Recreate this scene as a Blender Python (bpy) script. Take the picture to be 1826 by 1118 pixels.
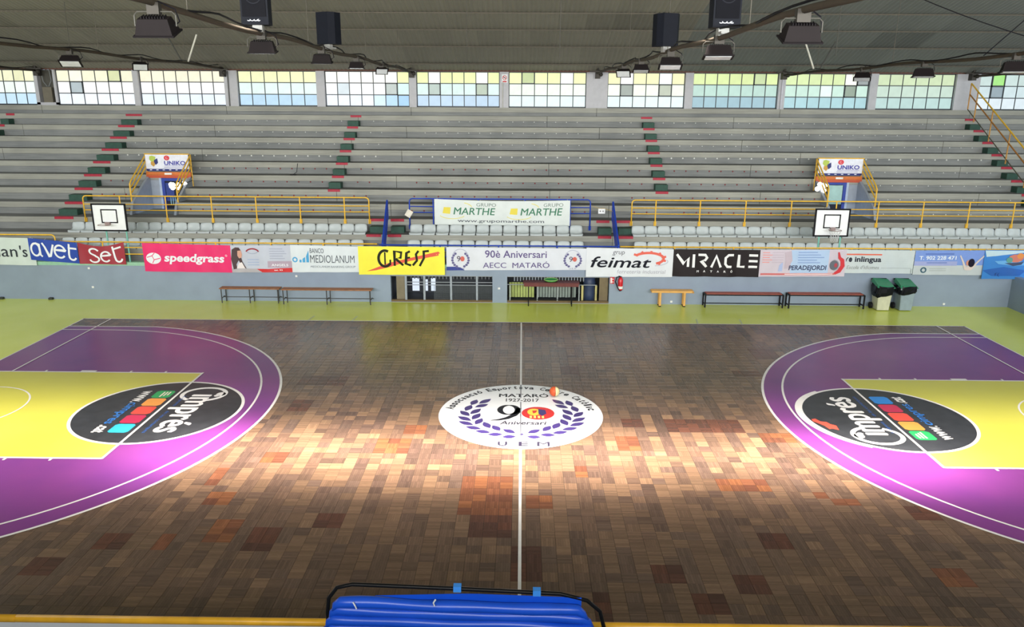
import bpy, math, random
from mathutils import Vector, Matrix
random.seed(7)
for o in list(bpy.data.objects): bpy.data.objects.remove(o)
SC = bpy.context.scene
COL = SC.collection
PI = math.pi

# ------------------------------------------------------------------ camera, light, exposure
cd = bpy.data.cameras.new('camera'); cam = bpy.data.objects.new('camera', cd); COL.objects.link(cam)
cam.location = (13.987, -8.773, 6.783); cam.rotation_euler = (1.3041, -0.0053, 0.0134)
cd.sensor_width = 36; cd.sensor_fit = 'HORIZONTAL'; cd.lens = 1386.35 / 1826 * 36
cd.clip_start = 0.1; cd.clip_end = 200
SC.camera = cam
SC.view_settings.view_transform = 'Standard'; SC.view_settings.look = 'None'
SC.view_settings.exposure = 0.0; SC.view_settings.gamma = 1.0
SC.view_settings.use_curve_mapping = False
w = bpy.data.worlds.new('sky'); SC.world = w; w.use_nodes = True
w.node_tree.nodes['Background'].inputs[0].default_value = (0.62, 0.78, 1.0, 1)
w.node_tree.nodes['Background'].inputs[1].default_value = 0.9

def area(name, loc, rot, sx, sy, power, color, spread=180):
    l = bpy.data.lights.new(name, 'AREA'); l.shape = 'RECTANGLE'; l.size = sx; l.size_y = sy
    l.energy = power; l.color = color; l.spread = math.radians(spread)
    o = bpy.data.objects.new(name, l); COL.objects.link(o); o.location = loc; o.rotation_euler = rot
    return o
# added lamps under the closed roof, making the bright band across the court
area('skylight_daylight', (14.5, 5.4, 11.0), (0, 0, 0), 16, 0.9, 700, (1.0, 0.91, 0.80), 20)
area('skylight_daylight', (14.0, 5.8, 11.0), (0, 0, 0), 32, 1.2, 740, (1.0, 0.91, 0.82), 38)
# added fill lamp, standing in for unseen windows behind the camera
area('window_daylight', (14, -10.7, 7.6), (math.radians(96), 0, 0), 46, 1.6, 5400, (0.98, 0.98, 0.95), 96)
# area lights inside the two windowless gable ends
area('window_daylight', (-12.6, 12, 8.6), (0, math.radians(-80), 0), 3.0, 20, 900, (0.92, 0.97, 1.0))
area('window_daylight', (40.6, 12, 8.6), (0, math.radians(80), 0), 3.0, 20, 900, (0.85, 0.95, 1.0))

# ------------------------------------------------------------------ materials
def lin(c):
    r = []
    for v in c[:3]:
        v = v / 255.0
        r.append(v / 12.92 if v <= 0.04045 else ((v + 0.055) / 1.055) ** 2.4)
    return tuple(r) + (1.0,)
MC = {}
def M(c, rough=0.5, metal=0.0, noise=0.10, scale=6.0, bump=0.0):
    k = (tuple(c), rough, metal, noise, scale, bump)
    if k in MC: return MC[k]
    m = bpy.data.materials.new('paint_%d_%d_%d' % tuple(int(q) for q in c[:3])); m.use_nodes = True
    nt = m.node_tree; b = nt.nodes['Principled BSDF']
    b.inputs['Roughness'].default_value = rough; b.inputs['Metallic'].default_value = metal
    l = lin(c)
    if max(c) < 46: b.inputs['Specular IOR Level'].default_value = 0.15
    if noise > 0:
        tc = nt.nodes.new('ShaderNodeTexCoord'); n = nt.nodes.new('ShaderNodeTexNoise')
        n.inputs['Scale'].default_value = scale; n.inputs['Detail'].default_value = 5
        nt.links.new(tc.outputs['Object'], n.inputs['Vector'])
        r = nt.nodes.new('ShaderNodeValToRGB')
        r.color_ramp.elements[0].position = 0.3; r.color_ramp.elements[1].position = 0.7
        r.color_ramp.elements[0].color = tuple(v * (1 - noise) for v in l[:3]) + (1,)
        r.color_ramp.elements[1].color = tuple(min(1, v * (1 + noise)) for v in l[:3]) + (1,)
        nt.links.new(n.outputs['Fac'], r.inputs['Fac']); nt.links.new(r.outputs['Color'], b.inputs['Base Color'])
        if bump > 0:
            bp = nt.nodes.new('ShaderNodeBump'); bp.inputs['Strength'].default_value = bump
            nt.links.new(n.outputs['Fac'], bp.inputs['Height']); nt.links.new(bp.outputs['Normal'], b.inputs['Normal'])
    else:
        b.inputs['Base Color'].default_value = l
    MC[k] = m
    return m
def emit(c, s=1.0):
    k = ('e', tuple(c), s)
    if k in MC: return MC[k]
    m = bpy.data.materials.new('lit_glass'); m.use_nodes = True
    b = m.node_tree.nodes['Principled BSDF']
    b.inputs['Base Color'].default_value = (0.05, 0.05, 0.05, 1)
    b.inputs['Emission Color'].default_value = lin(c); b.inputs['Emission Strength'].default_value = s
    MC[k] = m
    return m
def nodes(name):
    m = bpy.data.materials.new(name); m.use_nodes = True
    return m, m.node_tree, m.node_tree.nodes['Principled BSDF'], m.node_tree.nodes.new, m.node_tree.links.new

def concrete(name, c, dark, streak=1.0, rough=0.85):
    m, nt, b, N, L = nodes(name)
    tc = N('ShaderNodeTexCoord'); mp = N('ShaderNodeMapping'); mp.inputs['Scale'].default_value = (0.35, 5.0, 9.0)
    n1 = N('ShaderNodeTexNoise'); n1.inputs['Scale'].default_value = 3.0; n1.inputs['Detail'].default_value = 8
    n2 = N('ShaderNodeTexNoise'); n2.inputs['Scale'].default_value = 0.7; n2.inputs['Detail'].default_value = 6
    L(tc.outputs['Object'], mp.inputs['Vector']); L(mp.outputs['Vector'], n1.inputs['Vector']); L(tc.outputs['Object'], n2.inputs['Vector'])
    mx = N('ShaderNodeMath'); mx.operation = 'ADD'; L(n1.outputs['Fac'], mx.inputs[0]); L(n2.outputs['Fac'], mx.inputs[1])
    r = N('ShaderNodeValToRGB'); r.color_ramp.elements[0].position = 0.33; r.color_ramp.elements[1].position = 0.66
    hf = N('ShaderNodeMath'); hf.operation = 'MULTIPLY'; hf.inputs[1].default_value = 0.5
    L(mx.outputs[0], hf.inputs[0]); L(hf.outputs[0], r.inputs['Fac'])
    r.color_ramp.elements[0].color = lin(dark); r.color_ramp.elements[1].color = lin(c)
    L(r.outputs['Color'], b.inputs['Base Color']); b.inputs['Roughness'].default_value = rough
    bp = N('ShaderNodeBump'); bp.inputs['Strength'].default_value = 0.25; L(n1.outputs['Fac'], bp.inputs['Height']); L(bp.outputs['Normal'], b.inputs['Normal'])
    return m
M_NOSE = concrete('pale_concrete', (168, 168, 158), (140, 140, 132))
M_RISER = concrete('grey_concrete', (142, 144, 142), (112, 115, 115))
M_TREAD = concrete('dark_concrete', (120, 121, 118), (92, 93, 92))
M_PLINTH = concrete('plinth_concrete', (150, 150, 140), (120, 120, 112))

def parquet_mat():
    m, nt, b, N, L = nodes('parquet_wood')
    at = N('ShaderNodeAttribute'); at.attribute_name = 'Tint'
    uv = N('ShaderNodeUVMap'); uv.uv_map = 'UVMap'
    sx = N('ShaderNodeSeparateXYZ'); L(uv.outputs['UV'], sx.inputs[0])
    m5 = N('ShaderNodeMath'); m5.operation = 'MULTIPLY'; m5.inputs[1].default_value = 6.0; L(sx.outputs['X'], m5.inputs[0])
    fr = N('ShaderNodeMath'); fr.operation = 'FRACT'; L(m5.outputs[0], fr.inputs[0])
    fl = N('ShaderNodeMath'); fl.operation = 'FLOOR'; L(m5.outputs[0], fl.inputs[0])
    wn = N('ShaderNodeTexWhiteNoise'); wn.noise_dimensions = '1D'; L(fl.outputs[0], wn.inputs['W'])
    mr = N('ShaderNodeMapRange'); mr.inputs[3].default_value = 0.84; mr.inputs[4].default_value = 1.12; L(wn.outputs['Value'], mr.inputs[0])
    ed = N('ShaderNodeMath'); ed.operation = 'GREATER_THAN'; ed.inputs[1].default_value = 0.10; L(fr.outputs[0], ed.inputs[0])
    er = N('ShaderNodeMapRange'); er.inputs[3].default_value = 0.74; er.inputs[4].default_value = 1.0; L(ed.outputs[0], er.inputs[0])
    mp = N('ShaderNodeMapping'); mp.inputs['Scale'].default_value = (14, 1.2, 1); L(uv.outputs['UV'], mp.inputs['Vector'])
    gn = N('ShaderNodeTexNoise'); gn.inputs['Scale'].default_value = 2.2; gn.inputs['Detail'].default_value = 6; L(mp.outputs['Vector'], gn.inputs['Vector'])
    gr = N('ShaderNodeMapRange'); gr.inputs[3].default_value = 0.7; gr.inputs[4].default_value = 1.3; L(gn.outputs['Fac'], gr.inputs[0])
    a = N('ShaderNodeMath'); a.operation = 'MULTIPLY'; L(mr.outputs[0], a.inputs[0]); L(er.outputs[0], a.inputs[1])
    a2 = N('ShaderNodeMath'); a2.operation = 'MULTIPLY'; L(a.outputs[0], a2.inputs[0]); L(gr.outputs[0], a2.inputs[1])
    vm = N('ShaderNodeVectorMath'); vm.operation = 'SCALE'; L(at.outputs['Color'], vm.inputs[0]); L(a2.outputs[0], vm.inputs['Scale'])
    L(vm.outputs[0], b.inputs['Base Color'])
    b.inputs['Roughness'].default_value = 0.27; b.inputs['Specular IOR Level'].default_value = 0.6
    bp = N('ShaderNodeBump'); bp.inputs['Strength'].default_value = 0.05; L(gn.outputs['Fac'], bp.inputs['Height']); L(bp.outputs['Normal'], b.inputs['Normal'])
    return m
M_PARQ = parquet_mat()

def floorpaint(name, c, c2, rough=0.33, sc=0.6):
    m, nt, b, N, L = nodes(name)
    tc = N('ShaderNodeTexCoord'); n1 = N('ShaderNodeTexNoise'); n1.inputs['Scale'].default_value = sc; n1.inputs['Detail'].default_value = 7
    L(tc.outputs['Object'], n1.inputs['Vector'])
    r = N('ShaderNodeValToRGB'); r.color_ramp.elements[0].position = 0.3; r.color_ramp.elements[1].position = 0.7
    r.color_ramp.elements[0].color = lin(c); r.color_ramp.elements[1].color = lin(c2)
    L(n1.outputs['Fac'], r.inputs['Fac']); L(r.outputs['Color'], b.inputs['Base Color'])
    ck = N('ShaderNodeTexChecker'); ck.inputs['Scale'].default_value = 1 / 0.235; L(tc.outputs['Object'], ck.inputs['Vector'])
    n2 = N('ShaderNodeTexNoise'); n2.inputs['Scale'].default_value = 40; L(tc.outputs['Object'], n2.inputs['Vector'])
    bp = N('ShaderNodeBump'); bp.inputs['Strength'].default_value = 0.04; L(n2.outputs['Fac'], bp.inputs['Height']); L(bp.outputs['Normal'], b.inputs['Normal'])
    b.inputs['Roughness'].default_value = rough
    return m
M_LIME = floorpaint('lime_floor_paint', (216, 226, 96), (226, 234, 112), 0.26)
M_YEL = floorpaint('yellow_lane_paint', (212, 206, 76), (220, 214, 88), 0.28)
M_PUR = floorpaint('purple_zone_paint', (114, 52, 130), (134, 60, 136), 0.28)
M_BLACKDISC = floorpaint('black_disc_paint', (38, 40, 46), (52, 54, 60), 0.4, 4)
M_LINE = M((238, 234, 232), 0.4, noise=0.04)

WHITE = (236, 238, 240); YEL = (238, 188, 56); BLUE = (28, 66, 176); BLK = (22, 23, 26)
M_YRAIL = M(YEL, 0.4, noise=0.12, scale=9)
M_BRAIL = M(BLUE, 0.4)
M_DARKSTEEL = M((62, 58, 52), 0.6, 0.3)
M_BLACK = M((26, 25, 30), 0.5)
M_GREYP = M((150, 152, 150), 0.6)

# ------------------------------------------------------------------ object helpers
def tag(o, label=None, cat=None, group=None, kind=None):
    if label: o['label'] = label
    if cat: o['category'] = cat
    if group: o['group'] = group
    if kind: o['kind'] = kind
    return o
ORG = {}
def thing(name, label, cat, loc=(0, 0, 0), group=None, kind=None):
    o = bpy.data.objects.new(name, None); COL.objects.link(o); o.location = loc
    o.empty_display_size = 0.2
    ORG[o.name] = Vector(loc)
    return tag(o, label, cat, group, kind)

class MB:
    def __init__(s): s.v = []; s.f = []; s.m = []
    def add(s, vs, fs, m=0):
        n = len(s.v); s.v += [tuple(a) for a in vs]
        for f in fs: s.f.append(tuple(i + n for i in f)); s.m.append(m)
        return s
    def box(s, x0, x1, y0, y1, z0, z1, m=0):
        vs = [(x0, y0, z0), (x1, y0, z0), (x1, y1, z0), (x0, y1, z0), (x0, y0, z1), (x1, y0, z1), (x1, y1, z1), (x0, y1, z1)]
        return s.add(vs, [(0, 3, 2, 1), (4, 5, 6, 7), (0, 1, 5, 4), (1, 2, 6, 5), (2, 3, 7, 6), (3, 0, 4, 7)], m)
    def bbox(s, x0, x1, y0, y1, z0, z1, c=0.01, m=0):   # box with chamfered vertical + top edges
        pts = lambda d, z: [(x0 + d + c, y0 + d, z), (x1 - d - c, y0 + d, z), (x1 - d, y0 + d + c, z), (x1 - d, y1 - d - c, z), (x1 - d - c, y1 - d, z), (x0 + d + c, y1 - d, z), (x0 + d, y1 - d - c, z), (x0 + d, y0 + d + c, z)]
        vs = pts(0, z0) + pts(0, z1 - c) + pts(c, z1)
        fs = [tuple(range(7, -1, -1)), tuple(range(16, 24))]
        for k in (0, 8):
            for i in range(8): fs.append((k + i, k + (i + 1) % 8, k + 8 + (i + 1) % 8, k + 8 + i))
        return s.add(vs, fs, m)
    def tube(s, pts, r, n=8, m=0, caps=True):
        P = [Vector(p) for p in pts]; rings = []; up = None
        for i, p in enumerate(P):
            d = (P[min(i + 1, len(P) - 1)] - P[max(i - 1, 0)]).normalized()
            if up is None: up = Vector((0, 0, 1)) if abs(d.z) < 0.9 else Vector((1, 0, 0))
            a = d.cross(up).normalized(); b = a.cross(d).normalized(); up = b
            rr = r[i] if isinstance(r, (list, tuple)) else r
            rings.append([p + (a * math.cos(t) + b * math.sin(t)) * rr for t in [2 * PI * k / n for k in range(n)]])
        vs = [v for R_ in rings for v in R_]; fs = []
        for i in range(len(P) - 1):
            for k in range(n): fs.append((i * n + k, i * n + (k + 1) % n, (i + 1) * n + (k + 1) % n, (i + 1) * n + k))
        if caps: fs += [tuple(range(n - 1, -1, -1)), tuple(range((len(P) - 1) * n, len(P) * n))]
        return s.add(vs, fs, m)
    def prism(s, poly, x0, x1, m=0, ms=None):    # polygon in (y,z) extruded along x
        n = len(poly); vs = [(x0, y, z) for y, z in poly] + [(x1, y, z) for y, z in poly]
        fs = [tuple(range(n)), tuple(range(2 * n - 1, n - 1, -1))] + [(i, i + n, (i + 1) % n + n, (i + 1) % n) for i in range(n)]
        k = len(s.m); s.add(vs, fs, m)
        if ms:
            for i, mm in enumerate(ms): s.m[k + 2 + i] = mm
        return s
    def lathe(s, prof, c, n=16, m=0):      # profile (r,z) around vertical axis at c
        vs = []; fs = []
        for r, z in prof: vs += [(c[0] + r * math.cos(2 * PI * k / n), c[1] + r * math.sin(2 * PI * k / n), c[2] + z) for k in range(n)]
        for i in range(len(prof) - 1):
            for k in range(n): fs.append((i * n + k, i * n + (k + 1) % n, (i + 1) * n + (k + 1) % n, (i + 1) * n + k))
        fs += [tuple(range(n - 1, -1, -1)), tuple(range((len(prof) - 1) * n, len(prof) * n))]
        return s.add(vs, fs, m)
    def ball(s, c, r, n=12, m=0, sc=(1, 1, 1)):
        prof = [(r * math.sin(PI * i / n), -r * math.cos(PI * i / n)) for i in range(n + 1)]
        k0 = len(s.v); s.lathe([(max(a, 1e-4), z) for a, z in prof], (0, 0, 0), n * 2, m)
        for i in range(k0, len(s.v)):
            v = s.v[i]; s.v[i] = (c[0] + v[0] * sc[0], c[1] + v[1] * sc[1], c[2] + v[2] * sc[2])
        return s
    def xf(s, mat):
        s.v = [tuple(mat @ Vector(v)) for v in s.v]; return s
    def build(s, name, mats, parent=None, smooth=False, kind=None, label=None, cat=None, group=None, org=None):
        if not isinstance(mats, (list, tuple)): mats = [mats]
        me = bpy.data.meshes.new(name)
        O = ORG.get(parent.name, Vector((0, 0, 0))) if parent else Vector(org or (0, 0, 0))
        me.from_pydata([(v[0] - O.x, v[1] - O.y, v[2] - O.z) for v in s.v], [], s.f); me.update()
        for mt in mats: me.materials.append(mt)
        if len(mats) > 1: me.polygons.foreach_set('material_index', s.m)
        if smooth: me.polygons.foreach_set('use_smooth', [True] * len(me.polygons))
        o = bpy.data.objects.new(name, me); COL.objects.link(o)
        if parent: o.parent = parent
        else: o.location = O
        ORG[o.name] = O
        tag(o, label, cat, group, kind)
        return o
def copy_tree(src, loc, label=None, group=None, keep=None):
    r = src.copy(); COL.objects.link(r); r.location = loc; ORG[r.name] = Vector(loc)
    if label: r['label'] = label
    if group: r['group'] = group
    for ch in list(src.children):
        c = ch.copy(); COL.objects.link(c); c.parent = r
        for g in list(ch.children):
            d = g.copy(); COL.objects.link(d); d.parent = c
    return r
ORD = ['', 'first', 'second', 'third', 'fourth', 'fifth', 'sixth', 'seventh', 'eighth', 'ninth', 'tenth', 'eleventh', 'twelfth', 'thirteenth', 'fourteenth', 'fifteenth', 'sixteenth', 'seventeenth', 'eighteenth', 'nineteenth', 'twentieth']
def ordn(n):
    return ORD[n] if n <= 20 else ('twenty-' + ORD[n - 20] if n < 30 else ('thirtieth' if n == 30 else 'thirty-' + ORD[n - 30]))

# ---- lettering: the built-in font turned into flat triangles
TC = {}
def glyphs(t, bold=0.0, shear=0.0):
    k = (t, bold, shear)
    if k in TC: return TC[k]
    c = bpy.data.curves.new('t', 'FONT'); c.body = t; c.offset = bold; c.shear = shear; c.resolution_u = 3; c.fill_mode = 'FRONT'
    o = bpy.data.objects.new('t', c); me = bpy.data.meshes.new_from_object(o)
    vs = [(v.co.x, v.co.y) for v in me.vertices]; fs = [tuple(p.vertices) for p in me.polygons]
    bpy.data.objects.remove(o); bpy.data.curves.remove(c); bpy.data.meshes.remove(me)
    x0 = min(v[0] for v in vs); x1 = max(v[0] for v in vs); y0 = min(v[1] for v in vs); y1 = max(v[1] for v in vs)
    TC[k] = ([((x - x0) / (x1 - x0), (y - y0) / (y1 - y0)) for x, y in vs], fs)
    return TC[k]
def ribbon(pts, w):
    """flat stroke of width w along 2D points -> verts, faces"""
    n = len(pts); vs = []
    for i, p in enumerate(pts):
        a = pts[max(i - 1, 0)]; b = pts[min(i + 1, n - 1)]
        dx, dy = b[0] - a[0], b[1] - a[1]; l = math.hypot(dx, dy) or 1
        ww = w[i] if isinstance(w, (list, tuple)) else w
        k = 1.0
        if 0 < i < n - 1:
            d1 = (p[0] - a[0], p[1] - a[1]); d2 = (b[0] - p[0], b[1] - p[1])
            c = (d1[0] * d2[0] + d1[1] * d2[1]) / ((math.hypot(*d1) * math.hypot(*d2)) or 1)
            k = min(1.6, 1 / max(0.3, math.sqrt((1 + c) / 2)))
        vs += [(p[0] - dy / l * ww / 2 * k, p[1] + dx / l * ww / 2 * k), (p[0] + dy / l * ww / 2 * k, p[1] - dx / l * ww / 2 * k)]
    return vs, [(2 * i, 2 * i + 1, 2 * i + 3, 2 * i + 2) for i in range(n - 1)]
def arc(cx, cy, rx, ry, a0, a1, n=20):
    return [(cx + rx * math.cos(math.radians(a0 + (a1 - a0) * i / n)), cy + ry * math.sin(math.radians(a0 + (a1 - a0) * i / n))) for i in range(n + 1)]

def clipx(P, x, keep_less):
    out = []
    for i in range(len(P)):
        a, b = P[i - 1], P[i]
        ia = (a[0] <= x) == keep_less or a[0] == x; ib = (b[0] <= x) == keep_less or b[0] == x
        if ia != ib:
            t = (x - a[0]) / ((b[0] - a[0]) or 1e-9); out.append((x, a[1] + (b[1] - a[1]) * t))
        if ib: out.append(b)
    return out
def strips(P, wd):
    x0 = min(p[0] for p in P); x1 = max(p[0] for p in P)
    if x1 - x0 <= wd * 1.3: return [P]
    res = []; a = math.floor(x0 / wd) * wd
    while a < x1:
        Q = clipx(clipx(P, a, False), a + wd, True)
        if len(Q) >= 3: res.append(Q)
        a += wd
    return res
class Decal:
    """flat print on a real surface; f(u, v, lift) -> world point"""
    def __init__(s, f, aspect=1.0, wavy=0): s.f = f; s.wavy = wavy; s.parts = {}; s.k = 0; s.a = aspect; s.order = []
    def put(s, key, vs, fs, dl=0.0):
        if key not in s.parts: s.parts[key] = MB(); s.order.append(key)
        s.k = s.order.index(key) + 1
        if s.wavy:
            nv, nf = [], []
            for f in fs:
                P = [vs[i] for i in f]
                for Q in [tuple((a, b) for b, a in q2) for q1 in strips(P, s.wavy) for q2 in strips([(b, a) for a, b in q1], .14)]: nf.append(tuple(range(len(nv), len(nv) + len(Q)))); nv += list(Q)
            vs, fs = nv, nf
        s.parts[key].add([s.f(x, y, s.k + dl) for x, y in vs], fs); return s
    def text(s, key, t, x0, x1, y0, y1, bold=0.0, shear=0.0):
        b = bold * .8 * (y1 - y0); bx = b / s.a
        if bold > 0 and any(c in t for c in 'MmWw'):    # sharp corners: thicken by overlapping shifted copies
            vs, fs = glyphs(t, 0, shear)
            for q, (dx, dy) in enumerate(((-bx, 0), (bx, 0), (0, b * .6), (0, -b * .6))): s.put(key, [(x0 + bx + dx + u * (x1 - x0 - 2 * bx), y0 + dy + v * (y1 - y0)) for u, v in vs], fs, q * .22)
            return s
        vs, fs = glyphs(t, bold, shear)
        return s.put(key, [(x0 + u * (x1 - x0), y0 + v * (y1 - y0)) for u, v in vs], fs)
    def rect(s, key, x0, x1, y0, y1):
        n = 8
        return s.put(key, [(x0 + (x1 - x0) * i / n, y) for i in range(n + 1) for y in (y0, y1)], [(2 * i, 2 * i + 2, 2 * i + 3, 2 * i + 1) for i in range(n)])
    def poly(s, key, pts): return s.put(key, pts, [tuple(range(len(pts)))])
    def ell(s, key, cx, cy, rx, ry, n=28): return s.poly(key, arc(cx, cy, rx, ry, 0, 360 * (n - 1) / n, n - 1))
    def stroke(s, key, pts, w, q=None):
        a = s.a; vs, fs = ribbon([(x * a, y) for x, y in pts], w)
        return s.put(key, [(x / a, y) for x, y in vs], fs)
    def ring(s, key, cx, cy, r, w, a0=0, a1=360, n=32): return s.stroke(key, arc(cx, cy, r / s.a, r, a0, a1, n), w)
    def build(s, parent, rough=0.5):
        out = []
        for key in s.order:
            name, c = key[0], key[1]
            ob = s.parts[key].build(name, M(c, rough, noise=0.03) if len(key) < 3 else key[2], parent)
            out.append(ob)
        return out

# ------------------------------------------------------------------ the floor
TS = 0.235
fl = MB().box(-13, 31.0, -2.45, 17.45, -0.3, -0.012).build('floor', M_LIME, kind='structure', label='lime green painted sports hall floor around the wooden court')
ORG[fl.name] = Vector((0, 0, 0))
# lime painted sheet around the court, level with the parquet
sr = MB()
for a in ((-13, 0, -2.45, 17.45), (28, 31.0, -2.45, 17.45), (0, 28, 15.0, 17.45), (0, 28, -2.45, 0)): sr.box(a[0], a[1], a[2], a[3], -0.011, 0.0)
sr.build('surround_paint', M_LIME, fl)
MB().box(0, 28, 0, 15, -0.011, -0.004).build('parquet_bed', M((50, 36, 28), 0.8), fl)

NX, NY = 119, 64
PALE = [(132, 104, 82), (126, 98, 78), (138, 108, 84), (122, 95, 76)]
DARK = [(104, 82, 69), (99, 78, 67), (110, 86, 72), (94, 74, 65), (102, 82, 72)]
RED = [(124, 78, 56), (114, 72, 52), (132, 84, 56), (106, 66, 50)]
DRED = [(92, 60, 50), (84, 56, 48), (98, 62, 50)]
patch = {(8.18, 8.49, 4.11, 4.67): 0, (8.43, 8.98, 3.20, 3.77): 0, (8.98, 9.49, 2.07, 2.74): 0, (9.58, 10.01, 1.84, 2.49): 1, (8.17, 8.57, 1.89, 2.46): 0, (7.21, 7.74, 1.87, 2.36): 1,
 (6.65, 7.15, 1.12, 1.58): 1, (10.56, 11.10, 2.69, 3.15): 1, (13.03, 13.98, 3.06, 4.50): 0, (13.09, 13.98, 2.3, 3.06): 1, (13.82, 14.31, 1.16, 2.01): 1, (14.17, 14.62, 3.21, 3.83): 0, (15.0, 15.35, 4.38, 4.96): 0,
 (11.16, 11.79, 5.41, 6.16): 0, (11.49, 11.93, 6.23, 6.84): 0, (17.69, 18.57, 4.0, 4.52): 0, (17.84, 18.23, 2.13, 2.68): 1, (19.25, 19.61, 3.68, 4.11): 0, (19.54, 19.93, 3.43, 3.75): 0, (20.74, 21.12, 3.01, 3.48): 1,
 (20.13, 20.64, 1.26, 1.69): 0, (16.42, 16.85, 0.42, 0.92): 1, (17.14, 17.53, 0.9, 1.34): 1, (15.96, 16.34, 1.24, 1.68): 1, (15.04, 15.39, 0.1, 0.89): 1, (16.05, 16.51, 5.68, 6.43): 0, (16.11, 16.73, 6.87, 7.33): 1,
 (17.26, 18.91, 6.61, 7.38): 1, (19.11, 19.64, 6.0, 6.51): 0, (14.97, 15.42, 10.13, 10.7): 1, (19.39, 20.12, 10.09, 10.61): 1, (20.53, 21.17, 11.55, 12.57): 1, (11.27, 11.97, 11.63, 12.13): 1, (10.03, 10.6, 11.35, 11.84): 1,
 (8.48, 9.67, 9.07, 9.87): 1, (8.72, 9.24, 7.63, 8.14): 1, (9.0, 9.5, 4.9, 5.4): 0}
tint = {}; turned = {}
for i in range(NX):
    j = 0
    while j < NY:
        run = random.choice([1, 1, 2, 2, 3, 4, 5, 7, 9, 12]); pale = random.random() < (0.68 if i % 2 else 0.24)
        run2 = min(run, NY - j)
        base = random.choice(PALE if pale else DARK)
        for q in range(run2):
            c = base if random.random() < 0.72 else random.choice(PALE if random.random() < 0.4 else DARK)
            f = random.uniform(0.92, 1.08)
            tint[i, j + q] = tuple(v * f for v in c); turned[i, j + q] = (pale if random.random() < .85 else not pale)
        j += run2
for (i, j), c in tint.items():      # tile contrast lowered outside the lit band, painting in haze and dimmer light
    k_ = .45 if (j < 16 or j > 36) else (.2 if j < 20 or j > 32 else 0)
    tint[i, j] = tuple(v * (1 - k_) + m_ * k_ for v, m_ in zip(c, (106, 84, 70)))
for (x0, x1, y0, y1), kd in patch.items():
    for i in range(round(x0 / TS), max(round(x1 / TS), round(x0 / TS) + 1)):
        for j in range(round(y0 / TS), max(round(y1 / TS), round(y0 / TS) + 1)):
            tint[i, j] = random.choice(DRED if kd else RED)
def tile_mesh(name, tiles, local=False):
    vs, fs, uvs, cols = [], [], [], []
    g = 0.0012
    for i, j in tiles:
        x0, y0 = (0, 0) if local else (i * TS, j * TS)
        x1 = min(x0 + TS, 28 if not local else 9); y1 = min(y0 + TS, 15 if not local else 9)
        n = len(vs); b = 0.0035
        vs += [(x0 + g, y0 + g, -b), (x1 - g, y0 + g, -b), (x1 - g, y1 - g, -b), (x0 + g, y1 - g, -b),
               (x0 + 2 * g, y0 + 2 * g, 0), (x1 - 2 * g, y0 + 2 * g, 0), (x1 - 2 * g, y1 - 2 * g, 0), (x0 + 2 * g, y1 - 2 * g, 0)]
        t4 = [(0, 0), (1, 0), (1, 1), (0, 1)]
        if turned[i, j]: t4 = [(0, 0), (0, 1), (1, 1), (1, 0)]
        off = (i * 3.0 + j, j * 1.7)
        for f in ((4, 5, 6, 7), (0, 1, 5, 4), (1, 2, 6, 5), (2, 3, 7, 6), (3, 0, 4, 7)):
            fs.append(tuple(n + a for a in f)); uvs += [(t4[a % 4][0] + off[0], t4[a % 4][1] + off[1]) for a in f]
            cols += [lin(tint[i, j])] * 4
    me = bpy.data.meshes.new(name); me.from_pydata(vs, [], fs); me.update()
    u = me.uv_layers.new(name='UVMap')
    u.data.foreach_set('uv', [c for p in uvs for c in p])
    ca = me.color_attributes.new('Tint', 'FLOAT_COLOR', 'CORNER')
    ca.data.foreach_set('color', [c for p in cols for c in p])
    me.materials.append(M_PARQ)
    return me
def px_size(i, j):
    d = Vector((i * TS - 13.987, j * TS + 8.773, -6.783)).length
    return d
cand = []
for i in range(NX):
    for j in range(2, 9):
        X, Y = (i + .5) * TS, (j + .5) * TS
        if abs(X - 13.9) < (Y + 8.77 + 1.9) * 0.655: cand.append((px_size(i, j), i, j))
cand.sort(); single = set((i, j) for _, i, j in cand[:300])
rest = [(i, j) for i in range(NX) for j in range(NY) if (i, j) not in single]
o = bpy.data.objects.new('parquet_tiles', tile_mesh('parquet_tiles', rest)); COL.objects.link(o); o.parent = fl; o['kind'] = 'stuff'
for i, j in sorted(single):
    o = bpy.data.objects.new('parquet_tile', tile_mesh('parquet_tile', [(i, j)], True)); COL.objects.link(o); o.parent = fl; o.location = (i * TS, j * TS, 0)

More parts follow.
